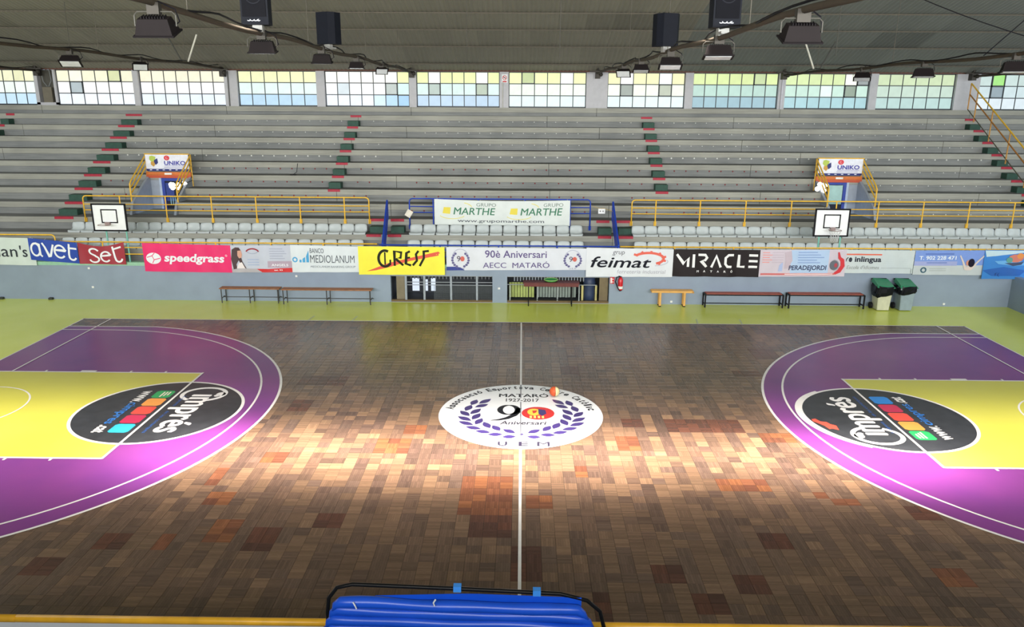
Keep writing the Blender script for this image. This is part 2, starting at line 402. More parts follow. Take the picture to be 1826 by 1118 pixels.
# painted zones and lines, each a thin coat of paint on the wood
def sheet(name, poly, z, mat):
    n = len(poly)
    b = MB(); b.add([(x, y, z) for x, y in poly] + [(x, y, 0.0002) for x, y in poly], [tuple(range(n))] + [(i + n, (i + 1) % n + n, (i + 1) % n, i) for i in range(n)])
    return b.build(name, mat, fl)
def strip(b, pts, wd, z):
    vs, fs = ribbon(pts, wd); b.add([(x, y, z) for x, y in vs], [tuple(f) for f in fs])
for side in (0, 1):
    mx = (lambda x: x) if side == 0 else (lambda x: 28 - x)
    def P(pts):
        q = [(mx(x), y) for x, y in pts]
        return q if side == 0 else q[::-1]
    def threep(r, y3):
        h = 7.5 - y3; xa = 1.575 + math.sqrt(max(r * r - h * h, 0)); a = math.degrees(math.asin(min(1, h / r)))
        return [(0, y3)] + arc(1.575, 7.5, r, r, -a, a, 72) + [(0, 15 - y3)]
    sheet('purple_zone', P(threep(6.72, 0.88)), 0.0012, M_PUR)
    sheet('yellow_lane', P([(0, 5.03), (5.83, 5.03), (5.83, 9.97), (0, 9.97)]), 0.0022, M_YEL)
    disc = sheet('sponsor_disc', P(arc(5.83, 7.5, 1.78, 1.78, 0, 360 * 71 / 72, 71)), 0.0034, M_BLACKDISC)
    lb = MB()
    strip(lb, P(threep(6.72, 0.88)), 0.06, 0.0048); strip(lb, P(threep(6.25, 1.25)), 0.05, 0.0048)
    strip(lb, P([(0, 9.97), (5.83, 9.97)]), 0.06, 0.0048); strip(lb, P([(0, 5.03), (5.83, 5.03)]), 0.06, 0.0048)
    strip(lb, P([(5.83, 5.0), (5.83, 10.0)]), 0.055, 0.0095)
    strip(lb, P(arc(5.83, 7.5, 1.80, 1.80, 0, 360, 96)), 0.07, 0.0052)
    if side: strip(lb, P(arc(5.83 + 0.07, 7.5, 1.80, 1.80, -60, 60, 30)), 0.12, 0.0050)
    strip(lb, P([(0.9, 9.97), (0.9, 15)]), 0.045, 0.0095); strip(lb, P([(0.9, 0), (0.9, 5.03)]), 0.045, 0.0095)
    strip(lb, P(arc(1.3, 7.5, 1.35, 1.35, -90, 90, 40)), 0.04, 0.0052)
    strip(lb, P([(0.02, 0), (0.02, 15)]), 0.045, 0.0050)
    for yy, s in ((9.97, 1), (5.03, -1)):
        for xx, wd in ((1.75, .05), (3.95, .05), (4.85, .05), (2.85, .40)): strip(lb, P([(xx, yy), (xx, yy + s * 0.12)]), wd, 0.0060)
    lb.build('court_line', M_LINE, fl)
    # sponsor print on the disc
    if side == 0: F = lambda u, v, k: (5.83 + v, 7.5 - u, 0.0042 + k * 0.0004)
    else: F = lambda u, v, k: (22.17 - v, 7.5 + u, 0.0042 + k * 0.0004)
    D = Decal(F); Wt = ('lettering', (232, 230, 230)); Bl = ('web_address', (44, 118, 200)); Tg = ('tagline', (40, 90, 168))
    D.text(Wt, 'imprés', -0.98, 1.22, 0.16, 1.02, 0.035)
    D.stroke(Wt, arc(-1.0, 0.62, 0.42, 0.50, 20, 330, 30), 0.10)
    D.ell(Wt, -1.02, 1.02, 0.12, 0.11)
    D.text(Tg, 'la impremta', -0.86, -0.25, 0.16, 0.27); D.text(Tg, 'de les comarques', 0.05, 1.25, 0.16, 0.27)
    cols = [(40, 160, 90), (226, 150, 70), (212, 74, 62), (184, 40, 80), (40, 130, 210) if side else (50, 180, 215)]
    for q, c in enumerate(cols):
        a = -1.20 + q * 0.50
        D.poly(('colour_tile', c), [(a + .06, -.56), (a + .40, -.56), (a + .46, -.50), (a + .46, -.18), (a + .40, -.12), (a + .06, -.12), (a, -.18), (a, -.50)])
        for r_ in range(3): D.rect(('tile_print', (240, 220, 210)), a + .08, a + .30 + .05 * ((q + r_) % 3), -.24 - r_ * .07, -.205 - r_ * .07)
    D.text(Wt, 'www.', -1.18, -0.45, -0.90, -0.70, 0.03); D.text(Bl, 'cimpres', -0.42, 0.80, -0.93, -0.66, 0.03); D.text(Wt, '.cat', 0.86, 1.26, -0.90, -0.64, 0.03)
    if side:
        D.poly(('red_emblem', (222, 82, 66)), [(-.16, 1.72), (-.12, 1.62), (-.28, 1.56), (-.30, 1.44), (-.42, 1.40), (-.50, 1.30), (-.74, 1.33), (-.66, 1.45), (-.70, 1.52), (-.52, 1.56), (-.36, 1.66), (-.28, 1.72)])
    D.build(disc, 0.4)
lb = MB(); strip(lb, [(14, 0), (14, 5.66)], 0.05, 0.005); strip(lb, [(14, 9.34), (14, 15)], 0.05, 0.005)
strip(lb, [(0, 14.98), (28, 14.98)], 0.05, 0.005); strip(lb, [(0, 0.02), (28, 0.02)], 0.05, 0.005)
lb.build('court_line', M_LINE, fl)
lb = MB()
for xx in (7.2, 8.6, 19.6, 21.0): strip(lb, [(xx, 15.02), (xx + .06, 15.55)], 0.05, 0.0015)
lb.build('court_line', M((190, 200, 150), 0.4), fl)
# centre circle crest
cr = sheet('centre_crest', arc(14, 7.5, 1.84, 1.84, 0, 360 * 95 / 96, 95), 0.003, M((236, 238, 242), 0.32, noise=0.02))
D = Decal(lambda u, v, k: (14 + u, 7.5 + v, 0.0040 + k * 0.0004))
INK = ('lettering', (24, 24, 34)); PL = ('laurel_wreath', (62, 46, 112)); RD = ('crest_badge', (206, 44, 46))
def arctext(D, key, t, r, a0, a1, h, bold=0.02):
    n = len(t)
    for i, ch in enumerate(t):
        if ch == ' ': continue
        a = math.radians(a0 + (a1 - a0) * (i + .5) / n); vs, fs = glyphs(ch, bold)
        wd = r * math.radians(abs(a1 - a0)) / n * (0.92 if ch not in 'ilrt' else 0.6)
        hh = h if (ch.isupper() or ch in 'tlbdf') else h * 0.72
        if ch in 'óò': hh = h
        out = []
        for u, v in vs:
            x = (u - .5) * wd; y = v * hh - (h * .25 if ch == 'p' else 0)
            out.append(((r + y) * math.sin(PI / 2 - a) + x * math.cos(PI / 2 - a), (r + y) * math.cos(PI / 2 - a) - x * math.sin(PI / 2 - a)))
        D.put(key, out, fs)
arctext(D, INK, 'Associació Esportiva Centre Catòlic', 1.55, 172, 8, 0.20, 0.03)
D.text(INK, 'MATARÓ', -0.52, 0.66, 1.01, 1.27, 0.03); D.text(INK, '1927-2017', -0.35, 0.43, 0.72, 0.92, 0.015)
D.stroke(INK, arc(-0.27, 0.22, 0.20, 0.27, -30, 330, 30), [0.04 + 0.09 * abs(math.cos(math.radians(-30 + 12 * i))) for i in range(31)])
D.stroke(INK, [(-0.04, 0.34), (-0.06, 0.12), (-0.14, -0.08), (-0.30, -0.26), (-0.48, -0.36), (-0.66, -0.39)], [0.12, 0.13, 0.13, 0.12, 0.08, 0.03])
D.ell(RD, 0.39, 0.04, 0.37, 0.37)
D.ell(('crest_emblem', (240, 200, 70)), 0.30, 0.10, 0.15, 0.20); D.poly(('crest_emblem', (60, 50, 110)), [(.40, .28), (.56, .22), (.58, .02), (.48, -.12), (.40, .0)])
for q in range(4): D.rect(('crest_stripe', (250, 226, 120)), 0.20 + q * .09, 0.25 + q * .09, -0.25, -0.12)
D.poly(('crest_stripe', (206, 44, 46)), [(.26, .18), (.38, .20), (.34, .06), (.28, .02)])
D.text(('small_lettering', (44, 38, 60)), 'Aniversari', -0.46, 0.57, -0.62, -0.42, 0.02, 0.2)
D.text(('small_lettering', (44, 38, 60)), 'U', -0.47, -0.27, -1.71, -1.49, .03); D.text(('small_lettering', (44, 38, 60)), 'E', -0.04, 0.16, -1.71, -1.49, .03); D.text(('small_lettering', (44, 38, 60)), 'M', 0.34, 0.60, -1.71, -1.49, 0.03)
leaves = [(-0.99, 0.56, -0.72, 0.88), (-1.16, 0.48, -1.05, 0.82), (-1.07, 0.35, -0.77, 0.55), (-1.27, 0.13, -1.16, 0.48), (-1.15, -0.06, -0.93, 0.27), (-1.39, 0.13, -1.16, -0.17), (-1.09, -0.37, -0.93, -0.01), (-1.42, -0.19, -1.1, -0.44), (-1.0, -0.64, -0.87, -0.29), (-1.38, -0.47, -1.04, -0.67), (-0.83, -0.49, -0.68, -0.83), (-1.21, -0.75, -0.86, -0.88), (-0.63, -0.67, -0.46, -0.96), (-0.99, -0.96, -0.65, -1.06), (-0.4, -0.87, -0.13, -1.07), (-0.72, -1.15, -0.39, -1.14), (-0.41, -1.27, -0.11, -1.24)]
for (a, b, c, d) in leaves:
    for s in (1, -1):
        x0, y0, x1, y1 = a * s + .02, b, c * s + .02, d; L_ = math.hypot(x1 - x0, y1 - y0)
        nx, ny = -(y1 - y0) / L_, (x1 - x0) / L_; pts = []
        for t in [i / 8 for i in range(9)]:
            pts.append((x0 + (x1 - x0) * t + nx * .085 * math.sin(PI * t), y0 + (y1 - y0) * t + ny * .085 * math.sin(PI * t)))
        for t in [i / 8 for i in range(7, 0, -1)]:
            pts.append((x0 + (x1 - x0) * t - nx * .085 * math.sin(PI * t), y0 + (y1 - y0) * t - ny * .085 * math.sin(PI * t)))
        D.poly(PL, pts)
D.ell(PL, 0.02, -1.13, 0.04, 0.05)
D.rect(('centre_seam', (110, 112, 122)), -0.012, 0.012, 0.95, 1.84); D.rect(('centre_seam', (110, 112, 122)), -0.012, 0.012, -1.2, 0.7)
D.build(cr, 0.35)

# ------------------------------------------------------------------ court-side parapet walls
M_WALL = M((138, 152, 172), 0.55, noise=0.06, scale=1.5, bump=0.05)
pw = MB(); HY = 17.45
for x0, x1 in ((-13, 9.46), (12.99, 13.5), (17.03, 31.0)): pw.box(x0, x1, HY, HY + .2, 0, .94)
pw.box(-13, 31.0, HY, HY + .2, 0.94, 1.22)
pw.build('wall_back', M_WALL, kind='structure', label='blue-grey painted parapet wall under the banners')
MB().box(-13, 31.0, HY - .02, HY + .22, 1.221, 1.34).build('trim_1', M((150, 196, 170), 0.6), kind='structure', label='pale green capping along the top of the parapet wall')
MB().box(30.8, 31.0, -2.45, 17.45, 0, 1.1).build('wall_right', M_WALL, kind='structure', label='blue-grey end wall at the right of the court')
MB().box(-13, 31, -2.65, -2.45, 0, 1.2).build('wall_front', M_WALL, kind='structure', label='blue-grey parapet wall on the near side')
MB().box(-13, -12.8, -11, 27.2, 0, 14.2).build('wall_left', M_PLINTH, kind='structure', label='left gable wall of the hall')
MB().box(41, 41.2, -11, 27.2, 0, 14.2).build('wall_right_gable', M_PLINTH, kind='structure', label='right gable wall of the hall')
# near stand: three steps, the canopy rests on the first
ns = MB()
for k, (y, z) in enumerate(((-2.65, 1.2), (-3.3, 1.67), (-4.1, 2.12), (-4.9, 2.57))): ns.box(-13, 41, y - (.8 if k < 3 else 3.0), y, z - .25, z)
ns.build('floor_near_stand', M_TREAD, kind='structure', label='concrete steps of the near stand')
MB().box(-13, 41, -11.2, -11, 0, 6.8).add([], []).box(-13, 41, -11.2, -11, 8.0, 8.4).build('wall_near', M_PLINTH, kind='structure', label='near wall of the hall behind the stand')
MB().box(-13, 0, -2.45, 17.45, -0.35, -0.31).build('trim_2', M_TREAD, kind='structure')

# low openings in the parapet
def opening(name, x0, x1, label):
    r = MB(); r.box(x0, x1, HY + 1.4, HY + 1.45, 0, .95); r.box(x0, x1, HY + .2, HY + 1.4, .95, 1.0); r.box(x0 - .05, x0, HY + .2, HY + 1.4, 0, .95); r.box(x1, x1 + .05, HY + .2, HY + 1.4, 0, .95)
    r.box(x0, x1, HY + .2, HY + 1.4, -.02, .0)
    o = r.build(name, M((52, 56, 62), 0.8), kind='structure', label=label); ORG[o.name] = Vector((0, 0, 0))
    MB().box(x0, x1, HY + .03, HY + .14, 0, .075).build('threshold', M((112, 92, 62), 0.8), o)
    MB().box(x0, x1, HY + .09, HY + .12, .905, .94).build('head_rail', M_GREYP, o)
    return o
w13 = opening('window_13', 9.46, 12.99, 'low barred opening in the parapet left of the pillar')
for x in (9.98, 10.62, 11.55, 12.45): MB().box(x - .035, x + .035, HY + .04, HY + .11, .06, .94).build('post', M((150, 158, 170), 0.5), w13)
for z in (.60, .70): MB().tube([(9.98, HY + .08, z), (12.99, HY + .08, z)], .014, 6).build('cross_bar', M((160, 166, 176), 0.4), w13)
MB().box(9.64, 9.96, HY + .12, HY + .16, .05, .93).build('board', M((128, 118, 98), 0.8), w13)
for a, b, h in ((9.48, 9.6, .5), (10.02, 10.27, .55), (10.5, 10.58, .5), (10.7, 10.86, .55)): MB().box(a, b, HY + 1.36, HY + 1.395, .08, h).build('pane', emit((225, 238, 255), 1.0), w13)
gb = MB()
for i in range(70):
    x = 10.95 + i * .029
    gb.box(x - .003, x + .003, HY + .095, HY + .101, .075, .58)
for i in range(14): gb.box(10.95, 12.99, HY + .09, HY + .094, .09 + i * .036, .096 + i * .036)
gb.build('wire_mesh', M((92, 98, 104), 0.5), w13, kind='stuff')
for i in range(24):
    x = 10.1 + i * .125; MB().box(x - .02, x + .02, HY + .5, HY + .53, .72, .93).build('baluster', M((100, 104, 110), 0.5), w13)
w14 = opening('window_14', 13.5, 17.03, 'low opening with green curtain in the parapet right of the pillar')
for x in (13.6, 14.55, 15.25, 16.0): MB().box(x - .02, x + .02, HY + .05, HY + .09, .06, .62).build('post', M((150, 158, 160), 0.5), w14)
MB().tube([(13.5, HY + .08, .64), (16.6, HY + .08, .64)], .014, 6).build('cross_bar', M((160, 166, 176), 0.4), w14)
cu = MB()
for i in range(9): cu.box(13.56 + i * .1, 13.645 + i * .1, HY + .6 + .02 * (i % 2), HY + .63 + .02 * (i % 2), .06, .6)
cu.build('curtain', M((176, 190, 110), 0.7), w14)
cu = MB()
for i in range(14): cu.box(14.55 + i * .1, 14.63 + i * .1, HY + .62 + .02 * (i % 2), HY + .65 + .02 * (i % 2), .06, .62)
cu.build('curtain', M((140, 152, 144), 0.7), w14, label='grey-green curtain')
for i in range(26):
    x = 13.75 + i * .105; MB().box(x - .02, x + .02, HY + .35, HY + .38, .70, .92).build('baluster', M((126, 134, 146), 0.5), w14)
MB().box(16.7, 17.0, HY + .12, HY + .16, .04, .93).build('board', M((118, 104, 80), 0.8), w14)
bar = thing('blue_drum', 'dark blue drum standing inside the right parapet opening', 'drum', (16.38, HY + .45, 0))
MB().lathe([(.20, 0), (.205, .25), (.19, .5), (.21, .6), (.23, .66), (.2, .72), (.21, .88)], (16.38, HY + .45, 0), 20).build('body', M((48, 62, 92), 0.5), bar, smooth=True)
for s in (-1, 1): MB().box(16.38 + s * .24 - .035, 16.38 + s * .24 + .035, HY + .4, HY + .46, 0, .56).build('side_panel', M((206, 196, 128), 0.6), bar)

# ------------------------------------------------------------------ grandstand
Y0, Z0, DD, HH = 19.672, 2.574, 0.783, 0.447
def E_(k): return (Y0 + k * DD, Z0 + k * HH) if k >= -1 else (18.13, 1.68)
gs = thing('grandstand', 'stepped grey concrete grandstand rising from the parapet to the windows', 'grandstand', (14, 18, 0))
VOM = [(-0.74, 0.98), (25.42, 27.16)]
XL, XR = -12.79, 40.98
joints0 = [-12.79, -7.4, 0.85, 9.05, 17.25, 25.3, 33.6, 40.98]
def spans(k):
    js = [XL] + [j + (0.0 if k % 2 else -2.2) for j in joints0[1:-1]] + [XR]
    out = [(a, b) for a, b in zip(js[:-1], js[1:])]
    if k in (0, 1, 2) or k == 3:
        cut = []
        for a, b in out:
            for v0, v1 in VOM:
                if v0 < b and v1 > a and k in (1, 2):
                    if v0 > a: cut.append((a, v0))
                    a = v1
            if b > a: cut.append((a, b))
        out = cut if k in (1, 2) else out
    return out
for k in range(-2, 10):
    y, z = E_(k); y2 = E_(k + 1)[0] if k < 9 else 27.2
    top = z if k < 9 else 6.50
    prev = E_(k - 1)[1] if k > -2 else 1.0
    nz = 0.205
    poly = [(y - .018, top), (y - .018, top - nz), (y, top - nz - .008), (y, prev + .0), (y + .16, prev), (y + .16, top - .16), (y2 + .1, top - .16), (y2 + .1, top)]
    if k == 9: poly = [(y - .018, top), (y - .018, top - nz), (y, top - nz - .008), (y, prev), (27.0, prev), (27.0, top)]
    ms = [0, 1, 1, 2, 2, 2, 2, 2][:len(poly)]
    for a, b in spans(k):
        MB().prism(poly, a + .008, b - .008, 0, ms).build('concrete_step', [M_NOSE, M_RISER, M_TREAD], gs)
# front gangway floor and dark support under the steps
MB().box(XL, XR, HY + .2, 18.2, 1.0, 1.2).build('gangway_slab', M_TREAD, gs)
MB().add([(XL, 18.3, 1.0), (XL, 27.1, 6.0), (XR, 27.1, 6.0), (XR, 18.3, 1.0)], [(0, 1, 2, 3)]).build('underside', M_TREAD, gs) if False else None
M_GREEN = M((44, 78, 66), 0.7, noise=0.15, scale=8); M_REDS = M((170, 34, 58), 0.6, noise=0.12, scale=12)
AIS = {'a1': (-3.28, -2.58, range(0, 9)), 'a2': (6.52, 6.99, range(2, 9)), 'a3': (19.1, 19.58, range(2, 9)), 'a4': (33.0, 33.45, range(0, 9)), 'a0': (-8.53, -8.17, range(2, 9)),
       's1': (8.4, 8.93, (-1, 0)), 's2': (9.17, 9.66, (-1, 0)), 's3': (16.72, 17.2, (-1, 0)), 's4': (17.45, 17.98, (-1, 0))}
for nm, (a, b, ks) in AIS.items():
    for k in ks:
        y, z = E_(k)
        MB().box(a, b, y - .036, y + .10, z - .085, z + .004).build('warning_strip', M_REDS, gs)
        if k == 0 and nm[0] == 's': continue
        if k == 8 or k + 1 > 8: continue
        y2 = E_(k + 1)[0]; o_ = -.06 if nm in ('a0', 'a1', 'a2') else .05
        MB().bbox(a + o_, b + o_, y2 - .40, y2 + .0, z + .001, z + .225, .012).build('step_block', M_GREEN, gs)
for a, b in ((8.38, 8.93), (9.17, 9.62), (16.78, 17.2), (17.45, 17.98)):
    y2 = E_(0)[0]; z = E_(-1)[1]
    MB().bbox(a, b, y2 - .40, y2, z + .001, z + .225, .012).build('step_block', M_GREEN, gs) if False else None
# seat bolts left on the risers
bolts = {'w': MB(), 'r': MB()}
for k in range(1, 9):
    y, z = E_(k); x = -2.25
    while x < 32.7:
        skip = any(a - .1 < x < b + .1 for a, b, _ in AIS.values()) or (k in (1, 2, 3) and any(a - .1 < x < b + .1 for a, b in VOM))
        white = k >= 5 or (k == 4 and x < 1.6) or x > 27.2
        if not skip:
            r = .036 if k == 5 else (.024 if white else .032)
            n0 = [(x + r * math.cos(t * PI / 3), z - .245 + r * math.sin(t * PI / 3)) for t in range(6)]
            bolts['w' if white else 'r'].add([(p, y - .002, q) for p, q in n0] + [(p * .6 + x * .4, y - .016, q * .6 + (z - .245) * .4) for p, q in n0], [tuple(range(6, 12))] + [(i, (i + 1) % 6, (i + 1) % 6 + 6, i + 6) for i in range(6)])
        x += .465
bolts['w'].build('seat_bolts', M((214, 216, 210), 0.5), gs, kind='stuff'); bolts['r'].build('seat_bolts', M((126, 40, 44), 0.6), gs, kind='stuff')

# ------------------------------------------------------------------ window wall
WY = 27.0
SILL, HEAD = 6.52, 8.02
wins = [(-9.63, -7.72, 4, 3), (-6.76, -3.29, 6, 3), (-3.04, 0.77, 7, 3), (1.35, 4.85, 6, 3), (5.22, 8.96, 7, 3), (9.28, 12.96, 7, 3), (13.36, 16.78, 6, 3), (17.72, 21.12, 6, 3), (21.47, 25.21, 7, 3), (25.51, 29.19, 7, 3), (29.53, 32.93, 6, 3), (33.96, 37.4, 6, 3)]
edges = [-12.8]
for a, b, _, _ in wins: edges += [a, b]
edges += [41.0]
M_COLM = M((186, 186, 190), 0.6, noise=0.05)
wb = MB().box(-12.8, 41, WY + .02, WY + .25, 6.3, SILL - .02).box(-12.8, 41, 27.22, 27.4, 0, 6.3).box(-12.8, 41, WY, WY + .25, HEAD + .03, 8.5)
wo = wb.build('wall_window_side', M_PLINTH, kind='structure', label='long back wall of the hall with the ribbon of windows'); ORG[wo.name] = Vector((0, 0, 0))
for i in range(0, len(edges), 2):
    a, b = edges[i], edges[i + 1]
    if i == 2: # dark niche between the first two windows
        MB().box(a, a + .16, WY - .06, WY + .2, SILL, HEAD).box(b - .10, b, WY - .06, WY + .2, SILL, HEAD).box(a, b, WY - .06, WY + .2, SILL - .02, SILL + .1).build('niche_frame', M_COLM, wo)
        MB().box(a + .16, b - .10, WY + .2, WY + .26, SILL, HEAD).build('niche_back', M((84, 82, 74), 0.8), wo)
        MB().box(a + .3, b - .25, WY - .02, WY + .12, SILL + .1, SILL + .75).build('cover_board', M((112, 106, 92), 0.8), wo)
        MB().tube([(a + .32, WY, 8.0), (a + .4, WY - .02, 7.5), (a + .55, WY - .02, 7.3)], .02, 6).tube([(b - .25, WY, 8.0), (b - .2, WY - .02, 7.55), (b - .35, WY - .02, 7.3)], .02, 6).build('hose', M((120, 124, 124), 0.5), wo)
        continue
    MB().box(a, b, WY - .10, WY + .2, SILL - .02, HEAD + .03).build('column', M_COLM, wo)
MB().tube([(0.95, WY - .13, 6.5), (0.97, WY - .13, 8.0)], .03, 8).build('downpipe', M((90, 90, 88), 0.5), wo)
MB().tube([(25.36, WY - .14, 6.1), (25.36, WY - .14, 8.0)], .045, 8).build('downpipe', M((200, 200, 208), 0.5), wo)
MB().tube([(13.1, WY - .13, 6.1), (13.1, WY - .13, 7.6)], .02, 8).build('downpipe', M((190, 190, 180), 0.5), wo)
MB().box(-12.8, 41, WY - .03, WY + .02, SILL - .055, SILL - .0).build('sill_bar', M((44, 52, 60), 0.5), wo)
MB().box(-12.8, 41, WY - .12, WY + .02, HEAD + .0, HEAD + .09).build('head_beam', M((96, 62, 50), 0.7), wo)
tone = [((240, 240, 190), (235, 250, 240), (180, 220, 245)), ((245, 240, 200), (255, 255, 250), (235, 245, 255)), ((248, 240, 205), (255, 255, 255), (225, 240, 255)), ((238, 240, 172), (215, 240, 235), (160, 205, 235)),
        ((255, 255, 245), (250, 255, 255), (228, 242, 255)), ((228, 242, 150), (200, 230, 225), (165, 200, 230)), ((235, 245, 160), (228, 245, 225), (215, 240, 240)), ((240, 240, 165), (236, 250, 225), (215, 240, 240)),
        ((208, 232, 138), (160, 205, 190), (118, 168, 185)), ((205, 230, 148), (182, 224, 205), (140, 195, 205)), ((190, 215, 160), (180, 210, 190), (160, 200, 195)), ((178, 205, 200), (185, 210, 215), (208, 226, 235))]
special = {(0, 2, 0): (225, 225, 180), (1, 1, 1): (165, 180, 185), (1, 1, 0): (255, 250, 225), (1, 4, 0): (206, 212, 160), (4, 1, 1): (206, 220, 226), (4, 5, 1): (178, 190, 186), (4, 6, 0): (236, 244, 170), (4, 5, 2): (170, 210, 242), (4, 6, 2): (150, 198, 236), (4, 4, 2): (205, 232, 250), (4, 6, 1): (205, 236, 232),
           (5, 1, 1): (168, 186, 178), (5, 5, 1): (168, 184, 164), (5, 1, 0): (255, 255, 245), (5, 5, 0): (255, 255, 245), (6, 1, 0): (184, 200, 140), (6, 4, 0): (252, 255, 250), (7, 1, 1): (140, 152, 144), (7, 4, 1): (176, 186, 166), (7, 4, 0): (240, 250, 245), (7, 1, 0): (255, 255, 255),
           (8, 5, 0): (186, 206, 150), (9, 5, 1): (128, 148, 130), (9, 5, 0): (250, 255, 235), (9, 6, 0): (140, 150, 150), (9, 3, 1): (226, 250, 240), (11, 1, 0): (150, 220, 110), (11, 1, 1): (130, 150, 160)}
M_BAR = M((52, 58, 62), 0.5)
pm, pnt, pb, PN, PLK = nodes('frosted_window_glass')
oi = PN('ShaderNodeObjectInfo'); ptc = PN('ShaderNodeTexCoord'); pn = PN('ShaderNodeTexNoise'); pn.inputs['Scale'].default_value = 3.0; pn.inputs['Detail'].default_value = 3
PLK(ptc.outputs['Object'], pn.inputs['Vector']); pr = PN('ShaderNodeMapRange'); pr.inputs[3].default_value = 0.86; pr.inputs[4].default_value = 1.12; PLK(pn.outputs['Fac'], pr.inputs[0])
pv = PN('ShaderNodeVectorMath'); pv.operation = 'SCALE'; PLK(oi.outputs['Color'], pv.inputs[0]); PLK(pr.outputs[0], pv.inputs['Scale'])
PLK(pv.outputs[0], pb.inputs['Emission Color']); pb.inputs['Emission Strength'].default_value = 1.05; pb.inputs['Base Color'].default_value = (0.1, 0.1, 0.1, 1); pb.inputs['Roughness'].default_value = 0.5
pmesh = {}
for wi, (a, b, nc, nr) in enumerate(wins):
    fr = MB().box(a, b, WY + .04, WY + .09, SILL, SILL + .035).box(a, b, WY + .04, WY + .09, HEAD - .035, HEAD).box(a, a + .035, WY + .04, WY + .09, SILL, HEAD).box(b - .035, b, WY + .04, WY + .09, SILL, HEAD)
    fo = fr.build('window_%d' % (wi + 1), M_BAR, kind='structure', org=(a, WY, SILL), label='steel framed window of frosted panes, %s from the left along the back wall' % ordn(wi + 1))
    cw = (b - a) / nc; chh = (HEAD - SILL) / nr
    for c in range(1, nc): MB().box(a + c * cw - .019, a + c * cw + .019, WY + .045, WY + .085, SILL, HEAD).build('glazing_bar', M_BAR, fo)
    for r in range(1, nr): MB().box(a, b, WY + .048, WY + .082, SILL + r * chh - .019, SILL + r * chh + .019).build('glazing_bar', M_BAR, fo)
    key = (round(cw, 3))
    if key not in pmesh:
        pmesh[key] = MB().box(0.004, cw - .004, .058, .066, .004, chh - .004).build('pane', pm, fo).data
        bpy.data.objects.remove(bpy.data.objects[-1]) if False else None
        for ob in list(fo.children):
            if ob.name.startswith('pane'): bpy.data.objects.remove(ob)
        me = bpy.data.meshes.new('pane'); g = MB().box(0.004, cw - .004, .058, .066, .004, chh - .004)
        me.from_pydata(g.v, [], g.f); me.materials.append(pm); pmesh[key] = me
    for c in range(nc):
        for r in range(nr):
            row = nr - 1 - r
            base = special.get((wi, c, row)) or tuple(v * .8 + 228 * .2 for v in tone[wi][row]); f = random.uniform(.97, 1.03)
            o = bpy.data.objects.new('pane', pmesh[key]); COL.objects.link(o); o.parent = fo
            o.location = (c * cw, 0, r * chh); l = lin(base); o.color = (l[0] * f, l[1] * f, l[2] * f, 1)
            if (wi, c, row) in special and sum(special[wi, c, row]) < 600:   # hinged vent panes stand proud in their own sash
                x0, z0 = a + c * cw, SILL + r * chh
                MB().box(x0, x0 + cw, WY + .0, WY + .05, z0, z0 + .035).box(x0, x0 + cw, WY, WY + .05, z0 + chh - .035, z0 + chh).box(x0, x0 + .035, WY, WY + .05, z0, z0 + chh).box(x0 + cw - .035, x0 + cw, WY, WY + .05, z0, z0 + chh).build('vent_sash', M_BAR, fo)
sg = thing('no_smoking_sign', 'small white sign with red ring on the column between the windows', 'sign', (13.18, WY - .11, 7.72))
MB().box(13.05, 13.31, WY - .125, WY - .105, 7.56, 7.92).build('plate', M(WHITE, 0.5), sg)
D = Decal(lambda u, v, k: (13.18 + u, WY - .127 - k * .0008, 7.77 + v))
D.ring(('red_ring', (206, 36, 40)), 0, 0, .085, .025); D.stroke(('red_ring', (206, 36, 40)), [(-.06, .06), (.06, -.06)], .025); D.rect(('cigarette', (40, 40, 40)), -.05, .05, -.01, .012)
D.rect(('red_bar', (206, 36, 40)), -.09, .09, -.19, -.13); D.build(sg)

# ------------------------------------------------------------------ roof
SLOPES = [.45, .41, .35, .31, .27, .23, .19, .15, .11, .08, .05, .03, .01]
prof = [(27.0, 8.0)]
for q, t_ in enumerate(SLOPES):
    dy = .72 if q == 0 else 1.5
    prof.append((prof[-1][0] - dy, prof[-1][1] + dy * t_))
prof_all = [(27.2, 8.0)] + prof[1:] + [(16.0 - y, z) for y, z in reversed(prof[:-1])] + [(-11.2, 8.0)]
def roofz(y):
    for (ya, za), (yb, zb_) in zip(prof[:-1], prof[1:]):
        if yb <= y <= ya: return za + (zb_ - za) * (ya - y) / (ya - yb)
    return prof[-1][1]
cb = MB(); k = len(prof_all)
cb.add([(-13, y, z + .14) for y, z in prof_all] + [(41.2, y, z + .14) for y, z in prof_all], [(i + 1, i, i + k, i + k + 1) for i in range(k - 1)])
ceil = cb.build('ceiling', M((120, 122, 108), 0.9), kind='structure', label='grey corrugated arched roof of the hall')
ORG[ceil.name] = Vector((0, 0, 0))
m, nt, b, N, L = nodes('fibre_cement_sheet')
oi = N('ShaderNodeObjectInfo'); tc = N('ShaderNodeTexCoord'); n1 = N('ShaderNodeTexNoise'); n1.inputs['Scale'].default_value = 1.3; n1.inputs['Detail'].default_value = 6; L(tc.outputs['Object'], n1.inputs['Vector'])
mr = N('ShaderNodeMapRange'); mr.inputs[3].default_value = 0.78; mr.inputs[4].default_value = 1.2; L(n1.outputs['Fac'], mr.inputs[0])
v = N('ShaderNodeVectorMath'); v.operation = 'SCALE'; L(oi.outputs['Color'], v.inputs[0]); L(mr.outputs[0], v.inputs['Scale']); L(v.outputs[0], b.inputs['Base Color']); b.inputs['Roughness'].default_value = 0.85
M_SHEET = m
SW = 1.05
